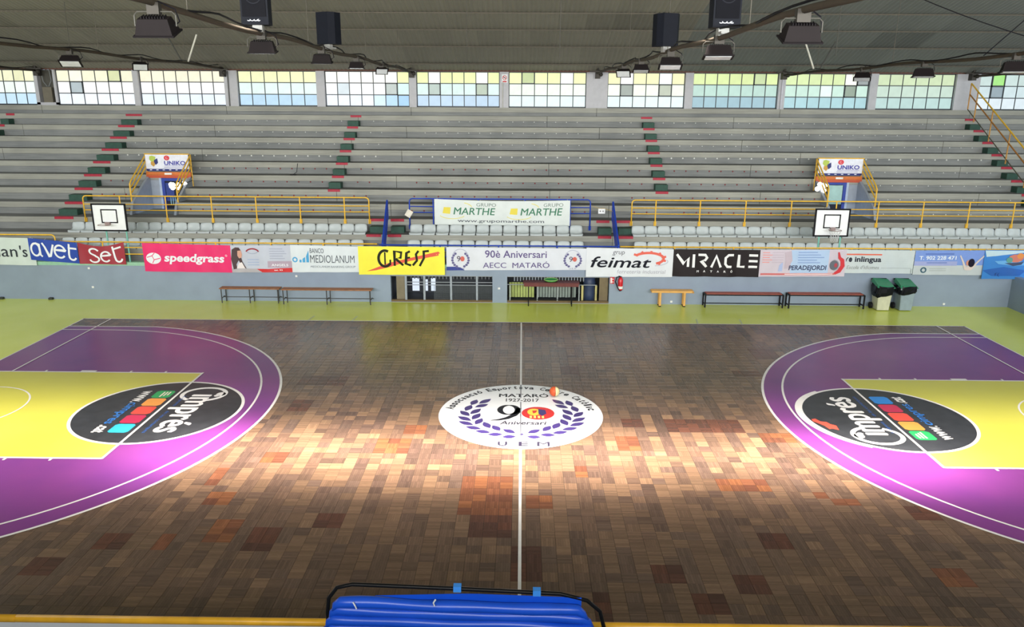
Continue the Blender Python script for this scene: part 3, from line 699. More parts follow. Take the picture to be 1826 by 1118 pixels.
def corr(wd, dy, dz, n=6, amp=.013):
    q = n * 4; vs = []
    for i in range(q + 1):
        x = wd * i / q; z = amp * math.cos(2 * PI * i / 4)
        vs += [(x, .04, z), (x, -dy - .03, z + dz - .035)]
    me = bpy.data.meshes.new('roof_sheet'); me.from_pydata(vs, [], [(2 * i, 2 * i + 1, 2 * i + 3, 2 * i + 2) for i in range(q)]); me.materials.append(M_SHEET)
    return me
for r in range(6):
    (ya, za), (yb, zb_) = prof[r], prof[r + 1]
    me = corr(SW + .03, ya - yb, zb_ - za)
    for c in range(48):
        x = -9.9 + c * SW
        if not abs((x + .5) - 13.9) < (ya + 8.77 + 1) * .68: continue
        o = bpy.data.objects.new('roof_sheet', me); COL.objects.link(o); o.parent = ceil; o.location = (x, ya, za + .02)
        f = random.uniform(.93, 1.07)
        if random.random() < .05: f *= .85
        if (r == 3 and 16 <= x <= 20): f *= .75
        if r == 2 and 27 < x < 30: f *= .75
        base = lin((128, 125, 111)) if x < 20 else lin((116, 119, 112))
        o.color = (base[0] * f, base[1] * f, base[2] * f, 1)
for r in range(1, 7):
    y, z = prof[r]
    MB().box(-12.8, 41, y - .012, y + .012, z - .04, z + .01).build('purlin', M((92, 86, 74), 0.8), ceil)

# ------------------------------------------------------------------ ceiling pipes with floodlights and loudspeakers
PZ = {0: (0.8, 8.13, 8.16), 1: (9.11, 8.0, 7.98), 2: (17.25, 8.0, 7.80), 3: (25.35, 7.95, 7.84), 4: (-7.4, 8.0, 8.0), 5: (33.5, 7.95, 7.95)}
def pz(i, y): x, a, b_ = PZ[i]; return a + (b_ - a) * (27 - y) / 27
pn_ = ['second', 'third', 'fourth', 'fifth', 'leftmost', 'rightmost']
for i in (4, 0, 1, 2, 3, 5):
    x = PZ[i][0]
    t = thing('ceiling_pipe', '%s long rusty pipe slung under the roof, counted from the left' % pn_[i], 'pipe', (x, 27, 8), 'pipes slung under the roof')
    MB().tube([(x, y, pz(i, y) + .03 * math.sin(y * .9)) for y in [26.9 - j * 1.25 for j in range(25)]], .045, 8).build('pipe', M((66, 56, 44), 0.8), t, smooth=True)
    cb = [(x + .07 * math.sin(y * 2.1), y, pz(i, y) + .07 + .05 * math.sin(y * 1.7)) for y in [26.9 - j * .5 for j in range(60)]]
    MB().tube(cb, .018, 5).build('cable', M_BLACK, t)
    MB().box(x - .10, x + .10, 26.6, 26.9, 7.75, 8.05).box(x - .38, x + .3, 26.55, 26.62, 8.02, 8.07).tube([(x, 26.7, 7.8), (x - .02, 26.6, 8.35)], .05, 6).ball((x + .12, 26.6, 7.92), .09, 6).build('bracket', M_DARKSTEEL, t)
    for y in (22.9, 16.5, 9.8, 3.2):
        zr = roofz(y)
        MB().tube([(x, y, pz(i, y)), (x + .02, y, zr)], .008, 5).build('hanger_wire', M((84, 80, 70), 0.7), t)
# V struts
for x, a, b_, cc in ((.8, 22.9, 1, None), (25.35, 22.9, -1, None)):
    t = thing('roof_strut', 'pale and dark V-shaped struts above the %s pipe' % ('second' if x < 5 else 'fifth'), 'strut', (x, a, 8.1))
    z0 = 8.15 if x < 5 else 8.0
    MB().tube([(x + .12 * b_, a, z0 + .05), (x + .55 * b_, a, z0 + 1.05)], .035, 8).build('pale_strut', M((206, 204, 190), 0.5), t)
    MB().tube([(x - .12 * b_, a, z0 + .05), (x - .62 * b_, a, z0 + 1.05)], .028, 8).build('dark_strut', M((60, 60, 54), 0.6), t)
# floodlight (built pointing down along -z, hinged at origin under the pipe)
def make_flood(label, loc, ang, sc, rotz=0):
    t = thing('floodlight', label, 'floodlight', loc, 'floodlights hung from the ceiling pipes')
    A = Matrix.Translation(Vector((0, 0, -.27 * sc))) @ Matrix.Rotation(rotz, 4, 'Z') @ Matrix.Rotation(ang, 4, 'X')
    def part(mb, name, mat, parent=t):
        mb.v = [tuple(Vector(v_) * sc) for v_ in mb.v]; mb.xf(A); mb.v = [(a + loc[0], b_ + loc[1], c_ + loc[2]) for a, b_, c_ in mb.v]
        return mb.build(name, mat, parent)
    h = MB(); vs = [(-.22, -.08, .10), (.22, -.08, .10), (.22, .08, .10), (-.22, .08, .10), (-.27, -.16, -.11), (.27, -.16, -.11), (.27, .16, -.11), (-.27, .16, -.11)]
    h.add(vs, [(0, 1, 2, 3), (0, 4, 5, 1), (1, 5, 6, 2), (2, 6, 7, 3), (3, 7, 4, 0), (4, 7, 6, 5)])
    part(h, 'housing', M((30, 25, 26), 0.7))
    part(MB().box(-.295, .295, -.18, .18, -.13, -.105), 'rim', M((26, 22, 24), 0.7))
    g = MB()
    for i in range(9): g.box(-.16 + i * .04 - .006, -.16 + i * .04 + .006, -.06, .06, .10, .13)
    part(g, 'cooling_fins', M((36, 33, 36), 0.5))
    part(MB().box(-.25, .25, -.14, .14, -.138, -.131), 'lens', M((214, 218, 222), 0.15))
    br = MB().tube([(-.30, 0, -.02), (-.30, 0, .13), (-.25, 0, .18), (.25, 0, .18), (.30, 0, .13), (.30, 0, -.02)], .010, 6)
    br.v = [tuple(Vector(v_) * sc) for v_ in br.v]; br.xf(Matrix.Translation(Vector((0, 0, -.27 * sc))) @ Matrix.Rotation(rotz, 4, 'Z')); br.v = [(a + loc[0], b_ + loc[1], c_ + loc[2]) for a, b_, c_ in br.v]
    br.build('bracket', M((92, 90, 84), 0.5, 0.3), t)
    MB().box(loc[0] - .08, loc[0] + .08, loc[1] - .05, loc[1] + .05, loc[2] - .12, loc[2] + .03).build('clamp', M_DARKSTEEL, t)
    MB().tube([(loc[0] + .05, loc[1], loc[2] + .05), (loc[0] + .28 * sc, loc[1] + .05, loc[2] - .05), (loc[0] + .33 * sc, loc[1] + .05, loc[2] - .2), (loc[0] + .24 * sc, loc[1] + .05, loc[2] - .26)], .010, 5).build('power_cable', M_BLACK, t)
R_ = math.radians
FL = [(0, 14.86, -28, 1.0, .25), (0, 19.12, -48, .85, .5), (1, 2.12, 22, .92, .0), (1, 6.50, 10, .88, .12), (1, 10.97, 10, .85, .12), (1, 15.03, 0, .78, .1), (1, 19.23, -48, .72, .3),
      (2, 17.63, -48, .8, -.3), (2, 13.82, -15, .78, -.1), (2, 9.37, -18, .88, -.1), (2, 4.98, -10, .85, -.12), (2, 0.95, 22, .80, 0), (3, 18.60, -20, .95, -.4), (3, 14.47, -5, 1.0, -.3), (3, 10.22, -5, 1.0, -.3)]
nm_w = {}
for i, y, a, sc, rz in FL:
    cnt = nm_w[i] = nm_w.get(i, 0) + 1
    tot = sum(1 for f in FL if f[0] == i)
    lens = 'with its pale lens showing' if a < -25 else 'seen from behind'
    order = sorted([f[1] for f in FL if f[0] == i], reverse=True).index(y) + 1
    make_flood('black floodlight %s, %s from the windows on the %s pipe' % (lens, ordn(order), pn_[i]), (PZ[i][0], y, pz(i, y)), R_(a), sc, rz)
make_flood('black floodlight cut off by the top right corner of the view', (25.9, 2.6, 8.75), R_(18), 1.1, -.1)
MB().tube([(25.35, 2.6, 7.9), (25.9, 2.6, 8.75)], .03, 6).build('floodlight_arm', M_DARKSTEEL, bpy.data.objects['floodlight.%03d' % (len(FL))])
def speaker(label, i, y, wd, h, front, rot, dx=0):
    x = PZ[i][0] + dx; z = pz(i, y) + .12
    t = thing('loudspeaker', label, 'loudspeaker', (x, y, z), 'loudspeakers on the ceiling pipes')
    A = Matrix.Translation(Vector((x, y, z))) @ Matrix.Rotation(rot, 4, 'Z')
    hw = wd / 2
    poly = [(-hw, -.17), (hw, -.17), (hw, .06), (hw * .62, .2), (-hw * .62, .2), (-hw, .06)]
    c = MB(); n = 6; c.add([(a, b_, 0) for a, b_ in poly] + [(a, b_, h) for a, b_ in poly], [tuple(range(5, -1, -1)), tuple(range(6, 12))] + [(q, (q + 1) % n, (q + 1) % n + n, q + n) for q in range(n)])
    c.xf(A).build('cabinet', M((18, 21, 30), 0.6), t)
    MB().box(-hw * .86, hw * .86, -.185, -.172, h * .16, h * .96).xf(A).build('grille', M((14, 15, 21), 0.8), t)
    rg = MB(); vs, fs = ribbon(arc(0, h * .60, wd * .30, wd * .30, 0, 360, 24), .015); rg.add([(a, -.19, b_) for a, b_ in vs], fs); rg.xf(A).build('driver_ring', M((26, 28, 36), 0.6), t)
    D = Decal(lambda u, v_, k: tuple(A @ Vector((u, -.190 - k * .001, v_))))
    for q in range(4): D.stroke(('white_script', (225, 230, 240)), arc(-.10 + q * .06, h * .09, .03, .012, 200 - q * 40, 420 - q * 30, 6), .011)
    D.build(t)
    MB().box(-.09, .09, -.06, .06, -.12, 0).box(-.09, -.05, -.2, -.06, -.10, -.06).xf(A).build('mounting', M((150, 150, 146), 0.4), t)
speaker('black loudspeaker facing the court, nearest on the third pipe', 1, 6.41, .50, .85, True, 0, -.02)
speaker('black loudspeaker turned sideways further along the third pipe', 1, 11.47, .56, .74, False, 2.7, .05)
speaker('black loudspeaker turned away on the fourth pipe, nearer the windows', 2, 9.93, .54, .70, False, 3.4, -.02)
speaker('black loudspeaker facing the court, nearest on the fourth pipe', 2, 4.86, .46, .85, True, 0.1, .02)
for px_, (x, y) in enumerate(((-2.6, 21), (5.9, 17), (12.0, 20), (15.0, 14), (23.4, 16))):
    zr = roofz(y)
    t = MB().tube([(x, y, 7.9 if px_ % 2 else 8.15), (x + .02, y, zr)], .010, 5).build('hanging_wire', M((70, 68, 60), 0.6), org=(x, y, 8.1))
    tag(t, 'thin vertical wire hanging from the roof, %s from the left' % ordn(px_ + 1), 'wire', 'thin wires hanging from the roof')

# ------------------------------------------------------------------ seats
def seat_mesh():
    W_, n = .452, 6
    prof = [(-.055, -.035), (-.045, .012), (.0, .022), (.12, -.0 + .006), (.24, .012), (.30, .05), (.335, .14), (.360, .22), (.378, .280), (.39, .288), (.387, .265)]
    half = [.46, .5, .5, .5, .5, .5, .5, .49, .45, .42, .40]
    b = MB(); vs = []; fs = []
    for (y, z), hf in zip(prof, half):
        for i in range(n + 1):
            u = -1 + 2 * i / n; cv = .045 * u * u
            if z > .05: vs.append((W_ * hf * u, y - cv * .9, z + .0 - (.012 * u ** 4 if z > .26 else 0)))
            else: vs.append((W_ * hf * u, y, z + cv * .55 * (1 if y > -.04 else 0)))
    m_ = n + 1
    for r in range(len(prof) - 1):
        for i in range(n): fs.append((r * m_ + i, r * m_ + i + 1, (r + 1) * m_ + i + 1, (r + 1) * m_ + i))
    b.add(vs, fs); k = len(vs)
    b.add([(x, y + .012, z - .014) for x, y, z in vs], [tuple(reversed(f)) for f in fs])
    rim = [i for i in range(m_)] + [r * m_ + n for r in range(1, len(prof))] + [(len(prof) - 1) * m_ + i for i in range(n - 1, -1, -1)] + [r * m_ for r in range(len(prof) - 2, 0, -1)]
    for i in range(len(rim)):
        a, c = rim[i], rim[(i + 1) % len(rim)]; b.f.append((a, a + k, c + k, c)); b.m.append(0)
    return b
S0 = thing('stadium_seat', 'pale grey plastic seat', 'seat', (0, 0, 0), 'plastic seats on the front rows')
seat_mesh().build('shell', M((188, 196, 197), 0.35, noise=0.05), S0, smooth=True)
MB().box(-.03, .03, .1, .14, -.035, .0).box(-.10, .10, .05, .20, -.035, -.022).build('bracket', M((60, 62, 64), 0.5), S0)
used = False
blocks = [('left', -2.42, 8.38, 23), ('middle', 9.92, 16.2, 13), ('right', 17.96, 32.4, 31)]
for row, k in (('upper', -1), ('lower', -2)):
    y, z = E_(k)
    for bn, x0, x1, n in blocks:
        for i in range(n):
            x = x0 + (x1 - x0) * (i + .5) / n
            sd = 'left' if i < n / 2 else 'right'
            q = i + 1 if sd == 'left' else n - i
            lb_ = 'pale grey plastic seat, %s from the %s end of the %s row, %s block' % (ordn(q), sd, row, bn)
            loc = (x, y + .03, z + .036)
            if not used: S0.location = loc; S0['label'] = lb_; used = True; ORG[S0.name] = Vector(loc)
            else: copy_tree(S0, loc, lb_)
for ch in S0.children: pass

# ------------------------------------------------------------------ railings
def bend(p, q, r=.12, n=5):
    return p
def rail_section(name, x0, x1, y, ztop, zbars, zbot, posts, mat, label, group, left=True, right=True, r=.024):
    t = thing(name, label, 'railing', (x0, y, zbot), group)
    top = []
    c = .12
    if left: top += [(x0, y, zbot)] + [(x0 + c - c * math.cos(a), y, ztop - c + c * math.sin(a)) for a in [i * PI / 10 for i in range(0, 6)]]
    else: top += [(x0, y, ztop)]
    if right: top += [(x1 - c + c * math.sin(a), y, ztop - c + c * math.cos(a)) for a in [i * PI / 10 for i in range(0, 6)]] + [(x1, y, zbot)]
    else: top += [(x1, y, ztop)]
    MB().tube(top, r, 8).build('top_rail', mat, t, smooth=True)
    for zb in zbars: MB().tube([(x0, y, zb), (x1, y, zb)], r * .75, 6).build('bar', mat, t)
    for xp in posts:
        MB().tube([(xp, y, zbot), (xp, y, ztop)], r, 8).build('post', mat, t)
    for xp in list(posts) + ([x0] if left else []) + ([x1] if right else []):
        MB().box(xp - .045, xp + .045, y - .0, y + .05, zbot - .0, zbot + .16).build('foot', mat, t)
    return t
GY = Y0 - .075
bars = (3.055, 2.84)
rail_section('railing', -2.10, 8.40, GY, 3.36, bars, 2.40, (-.745, .937, 2.617, 4.253, 5.866, 7.496), M_YRAIL, 'yellow tube railing along the walkway above the left seats', 'walkway railings')
rail_section('railing', 17.99, 33.0, GY, 3.34, bars, 2.40, (18.86, 20.47, 22.12, 23.77, 25.39, 26.91, 28.53, 30.19, 31.8), M_YRAIL, 'yellow tube railing along the walkway above the right seats', 'walkway railings')
rail_section('railing', 9.88, 16.48, GY, 3.34, bars, 2.22, (10.75, 12.4, 14.1, 15.75), M_BRAIL, 'blue tube railing behind the hanging green and yellow banner', 'walkway railings')
FY = 17.42
rail_section('railing', -12.5, -2.02, FY, 2.28, (2.0, 1.7), 1.35, (-10.5, -8.5, -6.5, -4.3), M_YRAIL, 'yellow front railing over the white banner at the left edge', 'front railings along the parapet', left=False)
rail_section('railing', -1.9, 9.05, FY, 2.05, (1.86, 1.63), 1.35, (-.4, 1.6, 3.5, 5.4, 7.2), M_YRAIL, 'yellow front railing behind the banners on the left half', 'front railings along the parapet', left=False, right=False)
rail_section('railing', 9.12, 17.28, FY, 2.02, (1.86, 1.63), 1.35, (11.2, 13.2, 15.2), M_BRAIL, 'blue front railing behind the central anniversary banner', 'front railings along the parapet', left=False, right=False)
rail_section('railing', 17.35, 31.0, FY, 2.02, (1.86, 1.63), 1.35, (19.2, 21.2, 23.2, 25.2, 27.2, 29.2), M_YRAIL, 'yellow front railing behind the banners on the right half', 'front railings along the parapet', left=False, right=False)
for x, x2, nm in ((9.22, 9.10, 'left'), (17.30, 17.28, 'right')):
    t = thing('stair_railing', 'blue stair railing seen edge-on beside the %s steps to the seats' % nm, 'railing', (x, 17.5, 1.3), 'blue stair railings')
    top = [(x, 17.5, 2.05), (x2, 19.4, 3.28)]
    MB().tube([(x, 17.5, 1.35)] + top + [(x2, 19.4, 2.6)], .035, 8).build('handrail', M_BRAIL, t)
    for dz in (.22, .44, .66): MB().tube([(x + .01, 17.52, 2.05 - dz), (x2, 19.38, 3.28 - dz)], .028, 8).build('bar', M_BRAIL, t)
    MB().add([(x - .012, 17.5, 1.35), (x2 - .012, 19.4, 2.6), (x2 - .012, 19.4, 3.2), (x - .012, 17.5, 2.0), (x + .012, 17.5, 1.35), (x2 + .012, 19.4, 2.6), (x2 + .012, 19.4, 3.2), (x + .012, 17.5, 2.0)],
             [(0, 1, 2, 3), (7, 6, 5, 4), (3, 2, 6, 7), (0, 4, 5, 1)]).build('infill_panel', M_BRAIL, t)
# long stair guard at the right
t = thing('stair_railing', 'long yellow handrail descending beside the rightmost aisle', 'railing', (33.25, 26.4, 6.5))
sl = HH / DD
def gp(y, h): return (33.2, y, 6.54 + (y - 26.2) * sl + h)
for h, r, mt, nm in ((1.07, .03, M_YRAIL, 'top_rail'), (.62, .028, M((176, 118, 52), 0.5), 'middle_rail'), (-.0, .02, M((88, 84, 70), 0.6), 'stringer')):
    MB().tube([gp(26.2, h), gp(19.8, h)], r, 8).build(nm, mt, t)
for q, y in enumerate((26.2, 25.6, 24.3, 22.9, 21.5, 20.1)):
    MB().tube([gp(y, 1.07), gp(y, -.18 if q else 0)], .026, 8).build('post', M((196, 140, 56), 0.5), t)

# ------------------------------------------------------------------ stair mouths (vomitories) with signs
M_VW = M((150, 158, 170), 0.6, noise=0.06)
YB = 22.05
for vi, (v0, v1) in enumerate(VOM):
    nm = 'left' if vi == 0 else 'right'
    t = thing('stair_mouth', 'stair entrance cut into the %s part of the grandstand with a blue doorway' % nm, 'entrance', ((v0 + v1) / 2, 21, 2.57))
    for x0, x1 in ((v0 - .02, v0 + .07), (v1 - .07, v1 + .02)):
        MB().prism([(Y0 + .55, 2.58), (YB, 2.58), (YB, 3.93), (E_(2)[0], 3.50), (E_(1)[0], 3.04), (Y0 + .75, 3.0)], x0, x1).build('side_wall', M_VW, t)
    MB().box(v0, v1, YB - .03, YB + .05, 2.58, 3.80).build('rear_wall', M_VW, t)
    MB().box(v0 - .02, v1 + .02, YB - .16, YB - .045, 3.80, 3.92).box(v0 - .02, v1 + .02, YB - .16, YB - .045, 3.925, 4.03).build('lintel', M((206, 110, 40), 0.5), t)
    MB().box(v0 - .02, v1 + .02, YB - .165, YB - .16, 3.80, 3.90).build('lintel_face', M((186, 74, 40), 0.5), t)
    MB().box((v0 + v1) / 2 - .14, (v0 + v1) / 2 + .14, YB - .19, YB - .166, 3.93, 4.0).build('exit_lamp', M((236, 236, 230), 0.4), t)
    s = 1 if vi == 0 else -1
    e = (lambda a, b_: (v0 + a, v0 + b_) if s > 0 else (v1 - b_, v1 - a))
    a, b_ = e(.42, .52); MB().box(a, b_, YB - .07, YB - .03, 2.58, 3.79).build('door_jamb', M((170, 186, 206), 0.5), t)
    a, b_ = e(.52, .64); MB().box(a, b_, YB - .10, YB - .03, 2.58, 3.79).build('door_frame', M((34, 60, 150), 0.5), t)
    a, b_ = e(.64, 1.32); MB().box(a, b_, YB - .06, YB - .03, 2.58, 3.79).build('doorway_dark', M((24, 30, 48), 0.8), t)
    a, b_ = e(.64, 1.32); MB().box(a, b_, YB - .10, YB - .03, 3.68, 3.79).build('door_frame', M((34, 60, 150), 0.5), t)
    if vi == 0:
        a, b_ = e(.66, .98); MB().box(a, b_, YB - .09, YB - .06, 2.9, 3.60).build('door', M((30, 54, 130), 0.5), t)
        for q in range(4): a, b_ = e(.8 + q * .09, .84 + q * .09); MB().box(a, b_, YB - .095, YB - .09, 2.75, 3.05).build('door_slat', M((120, 160, 170), 0.5), t)
    else:
        a, b_ = e(.66, 1.22); MB().box(a, b_, YB - .10, YB - .06, 2.95, 3.70).build('door', M((160, 196, 190), 0.4), t)
        a, b_ = e(1.36, 1.5); MB().box(a, b_, YB - .10, YB - .06, 2.9, 3.4).build('notice', M((110, 160, 210), 0.5), t)
    # guard rails
    g = thing('guard_rail', 'yellow sloping guard rails either side of the %s stair entrance' % nm, 'railing', ((v0 + v1) / 2, 21, 3), 'yellow guard rails at the stair entrances')
    for x in (v0 - .02, v1 + .02):
        yb, yt = 20.5, 22.0
        for dz in (0, .2, .42): MB().tube([(x, yt, 4.68 - dz), (x, yb + .1, 3.80 - dz)] + ([(x, yb, 3.68), (x, yb, 3.3)] if dz == 0 else []), .026, 8).build('bar', M_YRAIL, g)
        for y, z1, z0 in ((yb, 3.72, 2.9), (yt, 4.70, 3.3)): MB().tube([(x, y, z0), (x, y, z1)], .028, 8).build('post', M_YRAIL, g)
        MB().tube([(x, yb, 2.95), (x + (.35 if x < (v0 + v1) / 2 else -.35) * -1, yb + .3, 2.85)], .03, 6).build('bracket', M((188, 140, 50), 0.5), g)
    # sign
    sn = thing('sponsor_sign', 'white sponsor sign with crest and blue letters over the %s stair entrance' % nm, 'sign', ((v0 + v1) / 2, YB - .1, 4.1), 'sponsor signs over the stair entrances')
    MB().box(v0 + .02, v1 - .02, YB - .17, YB - .14, 4.07, 4.70).build('board', M((226, 228, 238), 0.5), sn)
    MB().tube([(v0 - .02, YB - .15, 4.72), (v1 + .02, YB - .15, 4.72)], .02, 8).build('frame', M_YRAIL, sn)
    wd = v1 - v0 - .04
    D = Decal(lambda u, v_, k: (v0 + .02 + u * wd, YB - .172 - k * .0008, 4.07 + v_ * .63), wd / .63)
    D.rect(('blue_strip', (24, 34, 110)), 0, 1, 0, .13)
    for q in range(6): D.rect(('strip_text', (220, 224, 240)), .08 + q * .15, .13 + q * .15, .045, .09)
    D.poly(('crest', (176, 196, 80)), [(.10, .9), (.16, .94), (.24, .86), (.22, .6), (.14, .55), (.09, .7)]); D.poly(('crest', (28, 40, 110)), [(.20, .66), (.28, .78), (.29, .5), (.24, .38), (.19, .45)]); D.poly(('crest', (196, 150, 60)), [(.12, .55), (.19, .6), (.22, .4), (.18, .26), (.12, .38)])
    D.ell(('red_ball', (214, 50, 64)), .5, .80, .065, .15); D.ring(('ball_mark', (240, 200, 205)), .5, .80, .06, .02, 60, 330, 10)
    D.text(('blue_lettering', (60, 60, 160)), 'UNIKO', .43, .93, .36, .62, .03)
    D.stroke(('blue_lettering', (60, 60, 160)), [(.43, .31), (.93, .31)], .02); D.stroke(('fine_text', (130, 130, 170)), [(.42, .21), (.9, .21)], .03)
    D.build(sn)
    # glowing blobs stand in for white glare by the doorway, with added arms
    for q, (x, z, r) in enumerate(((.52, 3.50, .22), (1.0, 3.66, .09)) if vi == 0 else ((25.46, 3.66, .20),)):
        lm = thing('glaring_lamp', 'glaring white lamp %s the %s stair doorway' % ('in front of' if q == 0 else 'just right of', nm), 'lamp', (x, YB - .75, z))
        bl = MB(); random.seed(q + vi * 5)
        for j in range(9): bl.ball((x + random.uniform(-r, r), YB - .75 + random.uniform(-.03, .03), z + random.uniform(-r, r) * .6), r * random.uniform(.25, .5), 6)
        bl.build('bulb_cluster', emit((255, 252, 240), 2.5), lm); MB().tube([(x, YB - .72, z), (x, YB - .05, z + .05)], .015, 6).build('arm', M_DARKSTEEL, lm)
random.seed(11)

# ------------------------------------------------------------------ banners
BANNERS = []
def banner(name, label, x0, x1, zt0, zt1, zb0, zb1, col, y=17.36, sag=0.0, wave=1.0, rough=0.5, name2=None):
    ph = random.uniform(0, 6)
    def zt(u): return zt0 + (zt1 - zt0) * u - sag * math.sin(PI * u)
    def zb(u): return zb0 + (zb1 - zb0) * u
    def f(u, v, k=0):
        x = x0 + (x1 - x0) * u; z = zb(u) + (zt(u) - zb(u)) * v
        yy = y + wave * (.010 * math.sin(x * 5.1 + ph + v * 1.5) * (1.1 - v) + .006 * math.sin(x * 11 + v * 3 + ph)) - (.006 + .0016 * k if k else 0)
        return (x, yy, z)
    t = thing(name, label, 'banner', (x0, y, zb0), 'sponsor banners along the railings')
    nx, ny = max(8, int((x1 - x0) / .09)), 8; b = MB()
    vs = [f(i / nx, j / ny) for j in range(ny + 1) for i in range(nx + 1)]; m_ = nx + 1
    fs = [(j * m_ + i, j * m_ + i + 1, (j + 1) * m_ + i + 1, (j + 1) * m_ + i) for j in range(ny) for i in range(nx)]
    b.add(vs, fs); b.add([(x, yy + .004, z) for x, yy, z in vs], [tuple(reversed(q)) for q in fs])
    col = tuple(v * .93 for v in col) if min(col) > 190 else col
    b.build('sheet', M(col, rough, noise=0.04, scale=3), t, smooth=True)
    tie = MB()
    for u in (.02, .34, .66, .98): p = f(u, .97); tie.tube([p, (p[0], 17.42 if 17 < y < 18 else y - .04 * (1 if y < 0 else -.75), p[2] + .06)], .006, 4)
    tie.build('tie', M((200, 200, 196), 0.6), t)
    D = Decal(f, (x1 - x0) / max(.1, (zt0 - zb0)), .06 / (x1 - x0))
    BANNERS.append((D, t)); return D
W_ = (236, 240, 246)
# 1 white, text cut by the frame
D = banner('sponsor_banner', 'white banner ending in black letters at the far left edge', -7.6, -2.75, 2.24, 2.17, 1.27, 1.22, (220, 232, 230))
D.text(('lettering', (40, 46, 58)), "roman", .53, .876, .30, .58, .01); D.text(('lettering', (40, 46, 58)), "'s", .893, .945, .30, .72, .01)
# 2 blue avet
D = banner('sponsor_banner', 'blue banner with white handwritten word avet', -2.91, -1.24, 2.18, 2.03, 1.42, 1.30, (36, 70, 168), y=17.33)
WL = ('lettering', (236, 238, 246)); LW = .085
def lt_a(D, x, w_, y0, y1, K, lw):
    D.stroke(K, arc(x + w_ * .42, (y0 + y1) / 2, w_ * .40, (y1 - y0) / 2, 60, 420, 24), lw); D.stroke(K, [(x + w_ * .45, y1 + .02), (x + w_ * .78, y1 - .02), (x + w_ * .82, y0 + .05), (x + w_, y0 - .02)], lw)
lt_a(D, .04, .22, .22, .78, WL, LW)
D.stroke(WL, [(.28, .84), (.33, .66), (.41, .22), (.43, .24), (.50, .80)], LW)
D.stroke(WL, [(.52, .56), (.74, .56)] + arc(.63, .50, .11, .29, 10, 320, 24), LW)
D.stroke(WL, [(.83, .90), (.81, .40)] + arc(.88, .32, .07, .17, 200, 340, 10), LW); D.stroke(WL, [(.80, .70), (.98, .70)], LW)
# 3 red set
D = banner('sponsor_banner', 'dark red banner with white handwritten word set', -1.24, .36, 2.03, 2.06, 1.29, 1.27, (158, 44, 62), sag=.14)
D.stroke(WL, [(.43, .74)] + arc(.33, .68, .09, .16, 30, 250, 14) + [(.36, .46)] + arc(.33, .27, .10, .17, 70, -170, 14), LW)
D.stroke(WL, [(.48, .46), (.68, .50)] + arc(.58, .42, .105, .27, 15, 320, 24), LW)
D.stroke(WL, [(.74, .92), (.78, .35)] + arc(.86, .30, .07, .17, 190, 350, 10), LW); D.stroke(WL, [(.75, .78), (.93, .82)], LW)
# 4 pink speedgrass
D = banner('sponsor_banner', 'bright pink banner with white word speedgrass', .99, 4.02, 2.03, 1.97, 1.04, 1.02, (232, 38, 110))
D.text(WL, 'speedgrass', .235, .92, .27, .66, .03, .15); D.ell(WL, .115, .47, .085, .20); D.stroke(('ball_seam', (232, 38, 110)), [(.04, .50), (.10, .56), (.12, .42), (.19, .48)], .025); D.stroke(('ball_seam', (232, 38, 110)), [(.10, .56), (.13, .66)], .025); D.stroke(('ball_seam', (232, 38, 110)), [(.12, .42), (.10, .30)], .025)
D.ring(WL, .945, .62, .03, .012)
# 5 clinic banner with woman
D = banner('sponsor_banner', 'white and grey banner with a long-haired woman and red footer', 4.02, 6.10, 1.97, 1.98, 1.03, 1.05, (206, 212, 228))
D.poly(('red_footer', (206, 38, 44)), [(.45, .0), (1, .0), (1, .17), (.6, .13), (.35, .13)]); D.poly(('grey_footer', (176, 172, 178)), [(0, 0), (.5, 0), (.4, .14), (0, .15)]); D.rect(('mauve_block', (176, 158, 176)), .6, 1, .18, .42)
D.poly(('hair', (66, 42, 46)), [(.03, .12), (.0, .5), (.02, .85), (.08, .93), (.14, .92), (.17, .80), (.16, .60), (.18, .40), (.24, .14), (.18, .18), (.12, .45), (.08, .30), (.09, .14)])
D.poly(('face', (214, 160, 140)), [(.11, .80), (.17, .82), (.185, .66), (.17, .55), (.13, .52), (.105, .62)]); D.poly(('shoulder', (236, 226, 226)), [(.08, .15), (.12, .34), (.17, .38), (.22, .15)])
D.stroke(('red_arc', (150, 30, 50)), arc(.36, .72, .11, .16, 20, 160, 14), .05); D.stroke(('grey_arc', (160, 170, 190)), arc(.36, .80, .09, .10, 200, 340, 12), .03)
for q in range(5): D.stroke(('small_text', (160, 166, 186)), [(.64, .88 - q * .09), (.86 + .03 * (q % 3), .88 - q * .09)], .025)
for q in range(3): D.stroke(('small_text', (160, 176, 206)), [(.27, .48 - q * .10), (.46, .48 - q * .10)], .03)
D.text(('white_text', (240, 240, 246)), 'ANGELS', .66, .94, .23, .32, .02); D.text(('white_text', (240, 240, 246)), 'tel. 93', .70, .84, .06, .11, .02)
# 6 banco
D = banner('sponsor_banner', 'white banner with blue bars and bank name Mediolanum', 6.08, 8.40, 2.0, 1.96, 1.05, 1.07, (232, 240, 246))
BB = ('bars', (70, 160, 212)); D.ring(BB, .06, .47, .075, .045)
D.rect(BB, .125, .155, .37, .47); D.poly(BB, [(.17, .37), (.21, .37), (.21, .57), (.17, .50)]); D.poly(BB, [(.225, .37), (.265, .37), (.265, .82), (.225, .60)])
NK = ('lettering', (66, 74, 86)); D.text(NK, 'BANCO', .285, .49, .72, .90); D.text(NK, 'MEDIOLANUM', .285, .94, .36, .65, -.005); D.text(('small_lettering', (120, 130, 140)), 'MEDIOLANUM BANKING GROUP', .285, .95, .17, .25)
